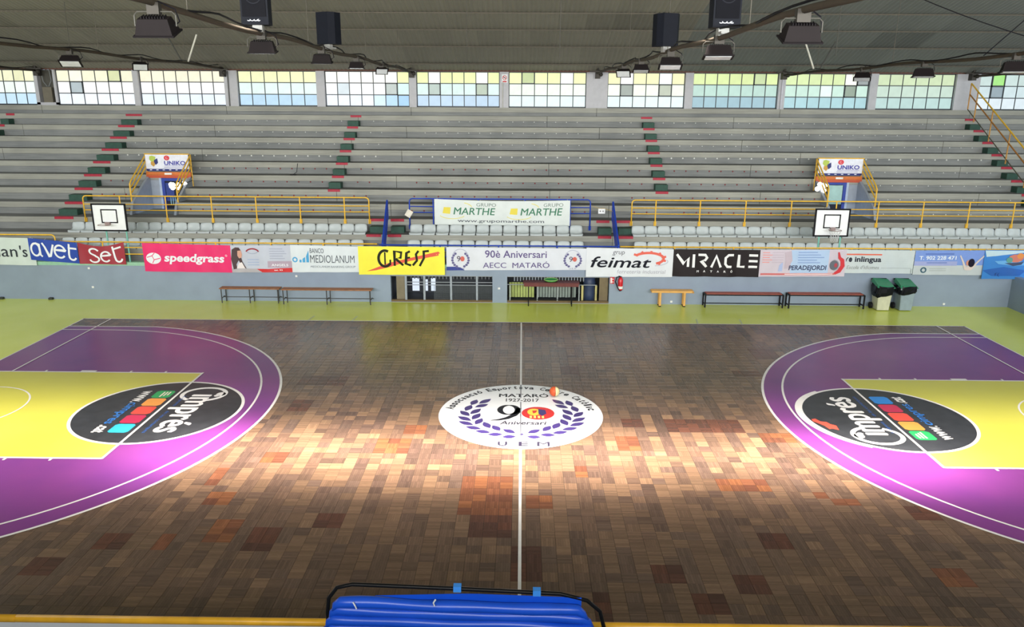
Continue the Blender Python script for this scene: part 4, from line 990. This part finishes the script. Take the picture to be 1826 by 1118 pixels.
# 7 gress
D = banner('sponsor_banner', 'yellow banner with black gothic word and a red slash', 8.40, 11.36, 1.98, 1.97, .99, 1.0, (242, 232, 62), y=17.34, wave=.6)
D.poly(('red_slash', (224, 84, 60)), [(.09, .12), (.35, .42), (.62, .62), (.93, .84), (.95, .78), (.90, .74), (.93, .70), (.60, .50), (.36, .28), (.20, .16)])
GK = ('lettering', (36, 38, 26))
D.stroke(GK, arc(.31, .58, .075, .28, 60, 320, 20), .09); D.stroke(GK, [(.31, .80), (.31, .36)], .05); D.stroke(GK, [(.37, .34), (.37, .54)], .06)
D.stroke(GK, [(.42, .32), (.42, .84), (.50, .80), (.49, .60), (.43, .58), (.52, .34)], .07); D.stroke(GK, [(.60, .84), (.56, .78), (.55, .40), (.61, .34)], .08); D.stroke(GK, [(.55, .60), (.60, .62)], .06)
D.stroke(GK, [(.70, .86), (.67, .74), (.68, .52), (.63, .34)], .075); D.stroke(GK, [(.82, .86), (.76, .84), (.76, .60), (.71, .32)], .075)
# 8 centre anniversary banner
D = banner('sponsor_banner', 'long white central banner reading 90è Aniversari AECC MATARÓ', 11.42, 16.22, 1.97, 1.95, 1.16, 1.21, (232, 236, 246), y=17.37)
PK = ('lettering', (92, 76, 132)); D.text(PK, '90è Aniversari', .275, .715, .55, .88, .01); D.text(PK, 'AECC  MATARÓ', .26, .735, .10, .40, .01)
D.poly(('blue_hem', (32, 52, 140)), [(0, 0), (.13, 0), (.10, .12), (.06, .16), (0, .16)])
for cx in (.10, .90):
    for s in (-1, 1):
        for q in range(7):
            a = R_(-62 + q * 19); px_, py_ = cx + s * .058 / 1 * math.cos(a), .46 + .33 * math.sin(a)
            D.ell(('wreath', (96, 92, 140)), px_, py_, .0095, .055, 8)
    D.text(('ninety', (90, 80, 100)), '9', cx - .026, cx + .0, .38, .62, .01); D.ell(('red_zero', (206, 96, 84)), cx + .014, .50, .015, .11); D.stroke(('fine_ring', (176, 180, 200)), arc(cx, .46, .062, .46, 25, 155, 16), .03)
    D.text(('initials', (96, 92, 140)), 'U E M', cx - .025, cx + .025, .04, .10)
# 9 feimat
D = banner('sponsor_banner', 'white banner with black italic word feimat and red gear', 16.20, 19.16, 1.99, 1.95, .98, .99, (236, 240, 248), y=17.35)
D.text(('lettering', (22, 24, 36)), 'feimat', .05, .75, .33, .70, .035, .25); D.text(('grey_lettering', (90, 90, 100)), 'grup', .30, .44, .74, .90, 0, .2); D.text(('fine_lettering', (176, 176, 188)), 'ferreteria industrial', .36, .92, .12, .26, 0, .15)
GR = ('red_gear', (224, 96, 78)); D.stroke(GR, arc(.72, .66, .17, .20, -60, 150, 24), .085)
for a in range(-50, 151, 33): D.stroke(GR, [(.72 + .15 * math.cos(R_(a)), .66 + .18 * math.sin(R_(a))), (.72 + .205 * math.cos(R_(a)), .66 + .27 * math.sin(R_(a)))], .075)
D.stroke(('gear_shadow', (190, 192, 204)), arc(.74, .56, .20, .16, -75, 20, 12), .03)
# 10 miracle
D = banner('sponsor_banner', 'creased black banner with white geometric word MIRACLE', 19.16, 22.10, 1.96, 1.95, 1.01, 1.01, (40, 35, 37), wave=2.2, rough=.35)
K = ('lettering', (236, 236, 238)); lw = .085
D.stroke(K, [(.04, .82), (.125, .48), (.175, .68), (.175, .36)], lw); D.stroke(K, [(.238, .82), (.238, .34)], lw + .01)
D.stroke(K, [(.29, .80), (.37, .80), (.39, .70), (.37, .60), (.33, .57), (.39, .36)], lw); D.stroke(K, [(.445, .35), (.50, .76), (.555, .35)], lw)
D.stroke(K, [(.70, .80), (.64, .80), (.605, .70), (.605, .48), (.63, .38), (.68, .37)], lw); D.stroke(K, [(.76, .82), (.76, .38), (.83, .38)], lw)
for z in (.80, .59, .38): D.stroke(K, [(.875, z), (.975, z)], lw)
for q, ch in enumerate('MATARÓ'): D.text(K, ch, .28 + q * .078, .305 + q * .078, .16, .235 if ch != 'Ó' else .26, .03)
# 11 peradejordi
D = banner('sponsor_banner', 'pale pink and blue banner reading PERADEJORDI with red flame', 22.10, 25.02, 1.96, 2.0, 1.03, 1.06, (220, 208, 222), y=17.345)
D.poly(('blue_field', (176, 200, 232)), [(.36, .10), (.80, .10), (.80, .98), (.36, .98)]); D.poly(('grey_face', (192, 176, 190)), [(.28, .90), (.36, .95), (.38, .6), (.33, .3), (.29, .30), (.30, .6)]); D.poly(('blue_shade', (168, 182, 222)), [(.22, .20), (.27, .20), (.27, .55), (.23, .42)])
D.text(('lettering', (28, 40, 86)), 'PERADEJORDI', .34, .78, .19, .42, .02, .1)
D.rect(('red_strip', (206, 110, 110)), .02, .88, .06, .13); D.stroke(('strip_text', (240, 228, 230)), [(.30, .095), (.86, .095)], .03)
RF = ('red_flame', (206, 44, 56)); D.stroke(RF, [(.905, .90), (.92, .70), (.955, .60), (.965, .40), (.93, .20), (.88, .10)], [.05, .10, .14, .15, .14, .08])
D.ell(('globe', (96, 100, 112)), .865, .42, .05, .18); D.stroke(('globe_ring', (150, 150, 160)), arc(.865, .42, .055, .19, -90, 100, 14), .03); D.ell(('globe_core', (176, 60, 74)), .885, .42, .018, .08)
for q in range(5): D.stroke(('pink_text', (226, 150, 146)), [(.03, .90 - q * .09), (.11 + .03 * (q % 2), .90 - q * .09)], .03); D.stroke(('grey_text', (190, 176, 190)), [(.14, .90 - q * .09), (.27, .90 - q * .09)], .025)
for q in range(5): D.stroke(('blue_text', (130, 156, 204)), [(.44, .90 - q * .095), (.66 + .04 * (q % 3), .90 - q * .095)], .03)
# 12 inlingua
D = banner('sponsor_banner', 'white banner with orange line and black word inlingua', 25.02, 27.32, 1.98, 1.97, 1.18, 1.17, (214, 224, 228))
D.rect(('orange_line', (222, 104, 82)), .0, .52, .78, .84); D.text(('lettering', (24, 30, 50)), 'inlingua', .13, .52, .42, .72, .03); D.ell(('lettering', (24, 30, 50)), .065, .58, .025, .10); D.stroke(('lettering', (24, 30, 50)), [(.0, .5), (.01, .62), (.03, .68)], .04)
D.text(('grey_lettering', (146, 150, 150)), "Escola d'idiomes", .02, .50, .18, .34, 0, .2)
for q in range(4): D.stroke(('fine_text', (196, 206, 210)), [(.54, .62 - q * .09), (.70, .62 - q * .09)], .02); D.stroke(('fine_text', (196, 206, 210)), [(.78, .62 - q * .09), (.92, .62 - q * .09)], .02)
D.stroke(('fine_text', (170, 180, 184)), [(.53, .24), (.97, .24)], .022); D.stroke(('fold_line', (120, 126, 130)), [(.975, .22), (.975, .0)], .02)
# 13 phone
D = banner('sponsor_banner', 'blue and white banner with phone number and raised arms', 27.34, 29.74, 1.97, 2.0, 1.14, 1.14, (206, 214, 220))
D.rect(('blue_field', (120, 150, 220)), 0, 1, .40, 1.0); D.rect(('mauve_field', (158, 166, 216)), .0, .6, .38, .56)
D.text(('lettering', (228, 234, 246)), 'T. 902 228 471', .06, .58, .62, .78, .02); D.stroke(('dark_text', (88, 116, 190)), [(.14, .86), (.54, .86)], .05); D.stroke(('dark_text', (88, 116, 190)), [(.17, .50), (.46, .50)], .03)
D.ring(('dark_ring', (36, 84, 106)), .14, .20, .095, .05); D.rect(('grey_text', (176, 184, 184)), .22, .46, .24, .28); D.rect(('grey_text', (176, 184, 184)), .22, .46, .16, .20)
SK = ('arms', (216, 200, 196)); D.stroke(SK, [(.63, .80), (.68, .55), (.73, .24)], [.05, .07, .10]); D.stroke(SK, [(.97, .78), (.88, .52), (.80, .24)], [.05, .07, .10]); D.poly(SK, [(.70, .28), (.74, .20), (.80, .20), (.84, .30), (.78, .4)])
D.ell(('face', (206, 140, 120)), .755, .50, .03, .11); D.ell(('hair', (28, 24, 44)), .80, .50, .045, .17)
# 14 swimmer
D = banner('sponsor_banner', 'blue water banner with a swimmer at the right end', 29.66, 33.2, 2.02, 2.02, 1.02, 1.02, (54, 128, 206), y=17.33)
D.poly(('foam', (190, 214, 226)), [(.0, .98), (.5, .98), (.34, .90), (.12, .80), (.02, .76)]); D.poly(('dark_wave', (36, 96, 180)), [(.0, .30), (.2, .42), (.42, .30), (.36, .12), (.1, .1)]); D.poly(('light_wave', (104, 170, 226)), [(.10, .62), (.3, .66), (.46, .5), (.30, .46), (.14, .52)])
D.ell(('swimmer_body', (206, 120, 100)), .30, .72, .075, .14, 10); D.ell(('swimmer_cap', (222, 140, 70)), .34, .80, .035, .10, 10); D.ell(('swimmer_mark', (90, 150, 140)), .24, .66, .03, .10, 10); D.poly(('swimmer_shadow', (60, 70, 100)), [(.20, .55), (.38, .60), (.36, .50), (.28, .46)])
D.text(('lettering', (30, 70, 140)), 'f(', .12, .17, .08, .22)
# centre hanging banner on walkway railing
D = banner('sponsor_banner', 'white banner hanging on the blue railing with two GRUPO MARTHE logos', 10.80, 15.74, 3.34, 3.32, 2.40, 2.38, (232, 240, 236), y=GY - .07, sag=.05)
for o_ in (0, .495):
    D.text(('grey_lettering', (110, 130, 120)), 'GRUPO', .31 + o_, .455 + o_, .76, .90, .0); D.text(('green_lettering', (36, 116, 82)), 'MARTHE', .14 + o_, .45 + o_, .42, .70, .02, .15)
    D.poly(('yellow_square', (226, 208, 60)), [(.06 + o_, .46), (.115 + o_, .44), (.12 + o_, .70), (.07 + o_, .70)]); D.stroke(('yellow_swoosh', (224, 214, 110)), arc(.13 + o_, .42, .095, .17, 200, 340, 14), .025); D.stroke(('yellow_swoosh', (224, 214, 110)), arc(.20 + o_, .66, .08, .24, 20, 75, 8), .03)
D.text(('web_address', (60, 66, 80)), 'www.grupomarthe.com', .17, .81, .08, .24, .01)
# near banners under the near rail
for x0, x1, lb_ in ((5.2, 8.7, 'white banner hanging under the near railing at bottom left'), (8.85, 12.2, 'white banner hanging under the near railing beside the blue canopy')):
    D = banner('rail_banner', lb_, x0, x1, 2.0, 1.985, 1.25, 1.25, (206, 210, 214), y=-2.40)
for D, t in BANNERS: D.build(t)

# ------------------------------------------------------------------ mini backboards
for bi, (xa, ya) in enumerate(((0.03, 17.28), (24.37, 17.28))):
    nm = ('left', 'right')[bi]
    t = thing('basketball_hoop', 'small white backboard with orange-less ring over the %s banners' % nm if False else 'small white backboard and ring standing above the %s banners' % nm, 'basketball hoop', (xa, ya, 1.3), 'small backboards above the parapet')
    z0, z1 = 2.46, 3.36
    MB().box(xa - .57, xa + .57, ya, ya + .03, z0, z1).build('board', M((238, 240, 244), 0.35, noise=.03), t)
    fr = MB()
    for a, b_, c_, d_ in ((-.585, .585, z0 - .02, z0 + .03), (-.585, .585, z1 - .03, z1 + .02), (-.585, -.535, z0, z1), (.535, .585, z0, z1)): fr.box(xa + a, xa + b_, ya - .012, ya + .035, c_, d_)
    fr.build('border', M_BLACK, t)
    sq = MB()
    for a, b_, c_, d_ in ((-.26, .26, 3.17 - .02, 3.17 + .02), (-.26, .26, 2.74 - .02, 2.74 + .02), (-.28, -.24, 2.72, 3.19), (.24, .28, 2.72, 3.19)): sq.box(xa + a, xa + b_, ya - .006, ya, c_, d_)
    sq.build('target_square', M_BLACK, t)
    rx = xa - (.06 if bi == 0 else -.03)
    MB().tube([(rx + .20 * math.cos(a), ya - .27 + .20 * math.sin(a), 2.70) for a in [i * PI / 12 for i in range(25)]], .011, 6).box(rx - .08, rx + .08, ya - .09, ya, 2.66, 2.76).build('ring', M((150, 130, 130), 0.4), t)
    if bi == 1:
        nb = MB()
        for q in range(12):
            a = q * PI / 6; a2 = a + PI / 6
            nb.tube([(rx + .20 * math.cos(a), ya - .27 + .20 * math.sin(a), 2.70), (rx + .13 * math.cos(a2), ya - .27 + .13 * math.sin(a2), 2.50), (rx + .11 * math.cos(a), ya - .27 + .11 * math.sin(a), 2.32)], .006, 4)
        nb.build('net', M((206, 208, 212), 0.6), t)
    for s in (-.27, .42) if bi == 0 else (-.30, .42):
        MB().tube([(xa + s, ya + .20, 1.345), (xa + s, ya + .20, 3.1)], .028, 8).build('support_pole', M((120, 190, 176), 0.5), t)
    MB().box(xa - .4, xa + .5, ya + .035, ya + .19, 2.9, 2.96).box(xa - .4, xa + .5, ya + .035, ya + .19, 2.55, 2.6).build('cross_bar', M((120, 190, 176), 0.5), t)

# ------------------------------------------------------------------ things along the parapet
M_SLAT = M((150, 98, 62), 0.5, noise=.2, scale=10); M_LEGD = M((64, 62, 66), 0.5)
def bench(label, x0, x1, y, zt, style):
    t = thing('bench', label, 'bench', ((x0 + x1) / 2, y + .15, 0))
    if style == 'a':
        for q in range(4): MB().bbox(x0, x1, y + q * .085, y + q * .085 + .07, zt - .035, zt, .006).build('slat', M_SLAT, t)
        n = 3
        for q in range(n):
            x = x0 + .06 + (x1 - x0 - .12) * q / (n - 1)
            MB().tube([(x, y + .03, zt - .04), (x, y + .04, .0)], .018, 6).build('leg', M_LEGD, t); MB().tube([(x + (.06 if q < 2 else -.06), y + .29, zt - .04), (x + (.06 if q < 2 else -.06), y + .29, .0)], .018, 6).build('leg', M_LEGD, t)
            MB().tube([(x, y + .04, .16), (x + .04, y + .16, .22), (x + .06, y + .29, .16)], .014, 6).build('brace', M_LEGD, t)
        MB().tube([(x0 + .06, y + .16, .19), (x1 - .06, y + .16, .19)], .013, 6).build('stretcher', M_LEGD, t)
    elif style == 'w':
        c = M((222, 168, 90), 0.5, noise=.1)
        for q in (0, .17): MB().bbox(x0, x1, y + q, y + q + .13, zt - .07, zt, .01).build('plank', c, t)
        for x in (x0 + .3, x1 - .3):
            for yy in (y + .03, y + .24): MB().box(x - .035, x + .035, yy - .03, yy + .03, 0.02, zt - .07).build('leg', c, t)
            for yy in (y + .03, y + .24): MB().box(x - .04, x + .04, yy - .035, yy + .035, 0, .03).build('foot', M_BLACK, t)
        MB().tube([(x1 - .02, y - .03, zt - .05), (x1 - .02, y + .33, zt - .05)], .03, 8).build('hook_bar', M((190, 140, 70), 0.5), t)
    else:
        c = M((156, 78, 62), 0.5, noise=.15)
        for q in range(3): MB().bbox(x0 + .03, x1 - .03, y + .02 + q * .1, y + .105 + q * .1, zt - .03, zt, .006).build('slat', c, t)
        for x in (x0, x1):
            for yy in (y, y + .32): MB().box(x - .022, x + .022, yy - .02, yy + .02, 0, zt - .03).build('leg', M_BLACK, t)
            MB().box(x - .02, x + .02, y, y + .32, zt - .06, zt - .03).build('end_bar', M_BLACK, t)
        for yy in (y, y + .32): MB().box(x0, x1, yy - .014, yy + .014, zt - .065, zt - .033).build('side_bar', M_BLACK, t)
        MB().box(x0, x1, y + .15, y + .17, .10, .13).build('stretcher', M_BLACK, t)
        for x in (x0, x1): MB().box(x - .015, x + .015, y, y + .32, .10, .13).build('stretcher', M_BLACK, t)
    return t
bench('brown slatted bench with three grey leg frames, leftmost against the wall', 3.60, 5.67, 17.08, .53, 'a')
bench('longer orange-brown slatted bench with grey leg frames, second from left', 5.77, 8.88, 16.96, .54, 'a')
bench('pale wooden gymnastics bench right of the fire extinguisher', 18.45, 19.88, 17.10, .56, 'w')
bench('reddish bench on black square legs, next to the pale wooden bench', 20.28, 22.92, 17.06, .49, 'b')
bench('reddish bench on black square legs, beside the wheeled bins', 23.12, 25.66, 17.02, .51, 'b')
t = thing('table', 'narrow dark red table on thin black legs before the right opening', 'table', (15, 17.2, 0))
MB().bbox(14.05, 15.97, 17.0, 17.38, .79, .84, .01).build('tabletop', M((92, 40, 40), 0.5), t)
MB().box(14.08, 15.94, 16.985, 17.0, .70, .80).build('apron', M((104, 44, 40), 0.5), t)
for x in (14.24, 15.72):
    for y in (17.04, 17.34): MB().tube([(x, y, .79), (x, y, 0)], .018, 6).build('leg', M_BLACK, t)
MB().tube([(14.24, 17.2, .2), (15.72, 17.2, .2)], .01, 6).build('stretcher', M_BLACK, t)
t = thing('green_basket', 'small green basket lying on the dark red table', 'basket', (15.0, 17.1, .84))
MB().lathe([(.12, 0), (.20, .02), (.235, .075), (.22, .075), (.18, .03)], (15.0, 17.16, .84), 18).build('bowl', M((44, 128, 64), 0.5), t, smooth=True)
MB().tube([(15.0 + .235 * math.cos(a), 17.16 + .235 * math.sin(a), .915) for a in [i * PI / 9 for i in range(19)]], .014, 6).build('rim', M((150, 190, 110), 0.5), t)
# extinguisher and sign
t = thing('fire_extinguisher', 'red fire extinguisher with black hose hanging on the parapet wall', 'extinguisher', (17.38, 17.36, .5))
MB().lathe([(.07, 0), (.085, .03), (.085, .36), (.05, .43), (.03, .46)], (17.40, 17.35, .52), 16).build('cylinder', M((206, 24, 40), 0.3), t, smooth=True)
MB().lathe([(.087, 0), (.087, .09)], (17.40, 17.35, .57), 16).build('label_band', M((232, 232, 232), 0.4), t)
MB().box(17.36, 17.44, 17.32, 17.38, .98, 1.0).tube([(17.40, 17.35, .97), (17.33, 17.32, 1.02)], .015, 6).build('valve', M_BLACK, t)
MB().tube([(17.40, 17.33, 1.0), (17.26, 17.31, .98), (17.22, 17.31, .82), (17.30, 17.30, .62), (17.38, 17.29, .50), (17.44, 17.29, .52)], .02, 6).build('hose', M_BLACK, t, smooth=True)
t = thing('extinguisher_sign', 'small red sign with white figure left of the fire extinguisher', 'sign', (17.12, 17.43, .72))
MB().box(17.05, 17.20, 17.435, 17.448, .72, .95).build('plate', M((210, 40, 50), 0.5), t)
D = Decal(lambda u, v_, k: (17.05 + u * .15, 17.434 - k * .0008, .72 + v_ * .23)); D.rect(('figure', (236, 230, 230)), .1, .45, .1, .9); D.rect(('figure', (236, 230, 230)), .5, .8, .62, .75); D.rect(('figure', (236, 230, 230)), .5, .8, .2, .33); D.build(t)
# wall sockets
for q, (x, z) in enumerate(((-.95, .45), (13.22, .52), (19.2, .10), (28.6, .10), (6.2, .90), (-1.0, 1.12))):
    o = MB().bbox(x - .04, x + .04, 17.425, 17.449, z - .035, z + .035, .006).build('wall_socket', M((226, 226, 226), 0.4), org=(x, 17.44, z))
    tag(o, 'small white socket on the parapet wall, %s' % ['under the blue banner', 'on the pillar between the openings', 'behind the pale wooden bench', 'right of the wheeled bins', 'under the bank banner', 'high under the left gap'][q], 'socket', 'sockets on the parapet wall')
# bins
def bin_(label, x, c, lean):
    y = 17.0
    t = thing('wheelie_bin', label, 'bin', (x, y, 0), 'wheeled bins by the parapet wall')
    def rr(wd, d, z, sh_=0): return [(x - wd + .02, y - d, z), (x + wd - .02, y - d, z), (x + wd, y - d + .02, z), (x + wd, y + d - .02, z), (x + wd - .02, y + d, z), (x - wd + .02, y + d, z), (x - wd, y + d - .02, z), (x - wd, y - d + .02, z)]
    b = MB(); vs = rr(.20, .22, .03) + rr(.24, .26, .72) + rr(.27, .29, .74) + rr(.27, .29, .80); fs = [tuple(range(7, -1, -1)), tuple(range(24, 32))]
    for k in (0, 8, 16):
        for i in range(8): fs.append((k + i, k + (i + 1) % 8, k + 8 + (i + 1) % 8, k + 8 + i))
    b.add(vs, fs).build('body', M(c, 0.5), t)
    bag = MB(); random.seed(int(x * 10)); prof = []
    rings = [(.29, .31, .86), (.31, .33, .80), (.31, .33, .66), (.28, .30, .52 if lean else .60)]
    vs = []
    for wd, d, z in rings:
        for i in range(20):
            a = i * PI / 10; cx = abs(math.cos(a)) ** .5 * (1 if math.cos(a) > 0 else -1); cy = abs(math.sin(a)) ** .5 * (1 if math.sin(a) > 0 else -1)
            f = random.uniform(.95, 1.05); vs.append((x + wd * cx * f, y + d * cy * f, z + random.uniform(-.02, .02) + (.05 * cx if z < .7 else 0)))
    fs = [(k * 20 + i, k * 20 + (i + 1) % 20, (k + 1) * 20 + (i + 1) % 20, (k + 1) * 20 + i) for k in range(3) for i in range(20)]
    fs = [tuple(reversed(f)) for f in fs]
    bag.add(vs, fs).build('bin_bag', M((20, 22, 28), 0.25), t)
    MB().add([(x - .28, y - .24, .90), (x + .27, y - .24, .86), (x + .26, y + .28, 1.0), (x - .24, y + .28, 1.04), (x - .30, y - .30, .82), (x + .30, y - .30, .80), (x + .28, y + .31, .90), (x - .28, y + .31, .92)],
             [(0, 1, 2, 3), (4, 5, 1, 0), (5, 6, 2, 1), (6, 7, 3, 2), (7, 4, 0, 3), (7, 6, 5, 4)]).build('lid', M((44, 130, 92), 0.4), t)
    for s in (-1,):
        w_ = MB(); w_.tube([(x - .30, y + .16, .11), (x - .235, y + .16, .11)], .11, 14).build('wheel', M_BLACK, t); MB().tube([(x + .30, y + .16, .11), (x + .235, y + .16, .11)], .11, 14).build('wheel', M_BLACK, t)
    MB().tube([(x - .25, y + .31, .92), (x - .25, y + .36, 1.0), (x + .25, y + .36, 1.0), (x + .25, y + .31, .92)], .015, 6).build('handle', M_BLACK, t)
bin_('wheeled bin with cream body and green lid, left of the pair', 26.22, (200, 200, 176), True)
bin_('wheeled bin with blue-grey body and green lid, right of the pair', 26.98, (142, 158, 170), False)
random.seed(21)
# papers by the railings
t = MB().xf(Matrix()).box(-.11, .11, -.006, .006, -.13, .13).xf(Matrix.Translation(Vector((9.86, GY - .05, 2.80))) @ Matrix.Rotation(R_(32), 4, 'Y')).build('paper_notice', M((226, 220, 204), 0.6), org=(9.86, GY, 2.8))
tag(t, 'tilted cream notice card tied to the left blue railing post', 'notice')
t = thing('paper_notice', 'small white notice card hanging on a cord by the right blue railing', 'notice', (16.9, GY - .02, 2.9))
MB().box(16.77, 17.02, GY - .03, GY - .015, 2.84, 3.02).build('card', M(WHITE, 0.6), t)
D = Decal(lambda u, v_, k: (16.77 + u * .25, GY - .032 - k * .0006, 2.84 + v_ * .18)); D.ell(('symbols', (120, 120, 120)), .3, .5, .1, .15); D.ell(('symbols', (120, 120, 120)), .7, .5, .1, .15); D.build(t)
MB().tube([(16.48, GY, 3.14), (16.8, GY - .01, 3.03), (17.0, GY - .01, 3.03), (17.3, 19.3, 2.95)], .008, 5).build('cord', M((190, 160, 80), 0.6), t)
# dark anchors at the foot of the wall, small black clamp on the stand, slack cables at the right
for q, x in enumerate((-4.2, -2.46)):
    o = MB().bbox(x - .07, x + .07, 17.33, 17.449, 0.0, .07, .01).build('floor_anchor', M((58, 60, 54), 0.7), org=(x, 17.4, 0))
    tag(o, 'small dark anchor block at the wall foot, %s one at the left' % ('outer' if q == 0 else 'inner'), 'anchor', 'dark anchors at the foot of the wall')
t = thing('microphone_stand', 'tiny black stand left on the concrete steps above the left railing', 'stand', (5.0, 22.2, 3.92))
yk, zk = E_(3); MB().tube([(4.95, yk + .13, zk + .002), (4.95, yk + .13, zk + .03)], .12, 12).build('base', M_BLACK, t); MB().tube([(4.95, yk + .13, zk + .03), (5.08, yk + .2, zk + .12), (5.12, yk + .25, zk + .45)], .012, 6).build('stem', M_BLACK, t)
for q, (p0, p1) in enumerate((((23.2, 14, 10.15), (28.6, 14, 8.35)), ((25.37, 11.6, 7.93), (27.5, 12.1, 9.75)))):
    d = [(p0[0] + (p1[0] - p0[0]) * i / 8, p0[1] + (p1[1] - p0[1]) * i / 8, p0[2] + (p1[2] - p0[2]) * i / 8 - .12 * math.sin(PI * i / 8) * (q == 0)) for i in range(9)]
    tag(MB().tube(d, .014, 5).build('slack_cable', M_BLACK, org=p0), ('dark cable sagging across the roof at the top right' if q == 0 else 'dark cable rising from the fifth pipe to the roof'), 'cable')
# ball on the centre crest
t = thing('basketball', 'orange and cream basketball lying on the centre crest', 'ball', (14.80, 8.60, 0.12))
b1 = MB().ball((14.80, 8.60, .125), .12, 14); fs1 = []; me = b1
for i, f in enumerate(b1.f):
    cx = sum(b1.v[k][0] for k in f) / len(f); b1.m[i] = 0 if cx < 14.815 else 1
b1.build('skin', [M((222, 96, 50), 0.5), M((240, 226, 170), 0.5)], t, smooth=True)
sm = MB()
for rot in (0, 1):
    pts = [(.121 * math.cos(a), 0, .121 * math.sin(a)) for a in [i * PI / 12 for i in range(25)]]
    if rot: pts = [(0.015, p[0], p[2]) for p in pts]
    sm.tube([(14.80 + p[0], 8.60 + p[1], .125 + p[2]) for p in pts], .003, 4)
sm.build('seam', M((60, 40, 36), 0.6), t)

# ------------------------------------------------------------------ near rail and blue canopy
t = thing('railing', 'thick yellow near railing crossing the bottom of the view', 'railing', (13, -2.45, 1.2))
NRY, NRZ = -2.45, 2.0
for a, b_ in ((-1, 5.1), (5.1, 9.2), (9.2, 13.5), (13.5, 17.6), (17.6, 23.5), (23.5, 29)):
    MB().tube([(a + .004, NRY, NRZ), (b_ - .004, NRY, NRZ)], .036, 14).build('top_rail', M((226, 168, 40), 0.35, noise=.15, scale=5), t, smooth=True)
for x in (2.0, 5.9, 8.74, 14.95, 18.6, 22.3): MB().tube([(x, NRY, 1.2), (x, NRY, NRZ - .02)], .03, 10).build('post', M_YRAIL, t)
MB().box(-1, 29, NRY - .015, NRY + .015, 1.5, 1.53).build('lower_bar', M_YRAIL, t)
cp = thing('folded_canopy', 'folded shiny blue plastic canopy on a black tube frame at the bottom edge', 'canopy', (13.5, -2.9, 1.67))
M_CAN = M((20, 80, 204), 0.33, noise=.05); 
def roll(i):
    zl = 2.475 - i * .088; zr = zl - .055; x0 = 12.36 - min(i, 3) * .035; x1 = 14.56 + min(i, 4) * .05; y = -2.80 + .012 * (i % 2)
    n = 26; pts = [(x0 - .03, y, zl - .10), (x0, y, zl - .03)]; r = [.012, .035]
    for q in range(n + 1):
        u = q / n; pts.append((x0 + .05 + (x1 - x0 - .1) * u, y + .008 * math.sin(u * 9 + i), zl + (zr - zl) * u + .006 * math.sin(u * 14 + i * 2))); r.append(.052 + .004 * math.sin(u * 17 + i))
    pts += [(x1, y, zr - .035), (x1 + .05, y, zr - .10)]; r += [.035, .012]
    MB().tube(pts, r, 12).build('fold', M_CAN, cp, smooth=True)
for i in range(9): roll(i)
ptp = [(12.26, -2.72, 2.30), (12.28, -2.72, 2.46), (12.36, -2.72, 2.57), (12.50, -2.72, 2.605), (13.4, -2.72, 2.575), (14.36, -2.72, 2.535), (14.60, -2.72, 2.47), (14.72, -2.72, 2.36), (14.76, -2.72, 2.2)]
MB().tube([(12.26, -2.72, 1.2)] + ptp + [(14.76, -2.72, 1.2)], .019, 8).build('frame_tube', M((18, 18, 20), 0.3), cp, smooth=True)
sh_ = MB(); n = 12
for q in range(n + 1):
    u = q / n; x = 12.7 + 1.85 * u; zt_ = 2.50 + .055 * min(1, u * 2.2) - .05 * u; sh_.v += [(x, -2.74, 2.42 - .03 * u), (x, -2.735, zt_)]
for q in range(n): sh_.f.append((2 * q, 2 * q + 2, 2 * q + 3, 2 * q + 1)); sh_.m.append(0)
k = len(sh_.v); sh_.v += [(x, y + .006, z) for x, y, z in sh_.v]; sh_.f += [tuple(reversed([a + k for a in f])) for f in sh_.f[:n]]; sh_.m += [0] * n
sh_.build('loose_sheet', M_CAN, cp)
for x, z in ((13.44, 2.575), (14.15, 2.545)): MB().box(x - .035, x + .035, -2.75, -2.69, z - .02, z + .035).build('strap', M((60, 140, 226), 0.4), cp)
for x, z, a in ((13.24, 2.53, 1), (12.55, 2.49, -1)): MB().tube([(x + .02 * a, -2.86, z + .03), (x, -2.87, z), (x + .01, -2.87, z - .03)], .007, 5).build('hook', M((226, 228, 230), 0.4), cp)
for s in (12.5, 14.5): MB().tube([(s, -2.80, 1.67), (s, -2.80, 1.2)], .03, 8).build('leg', M((18, 18, 20), 0.3), cp)
print('objects', len(bpy.data.objects))
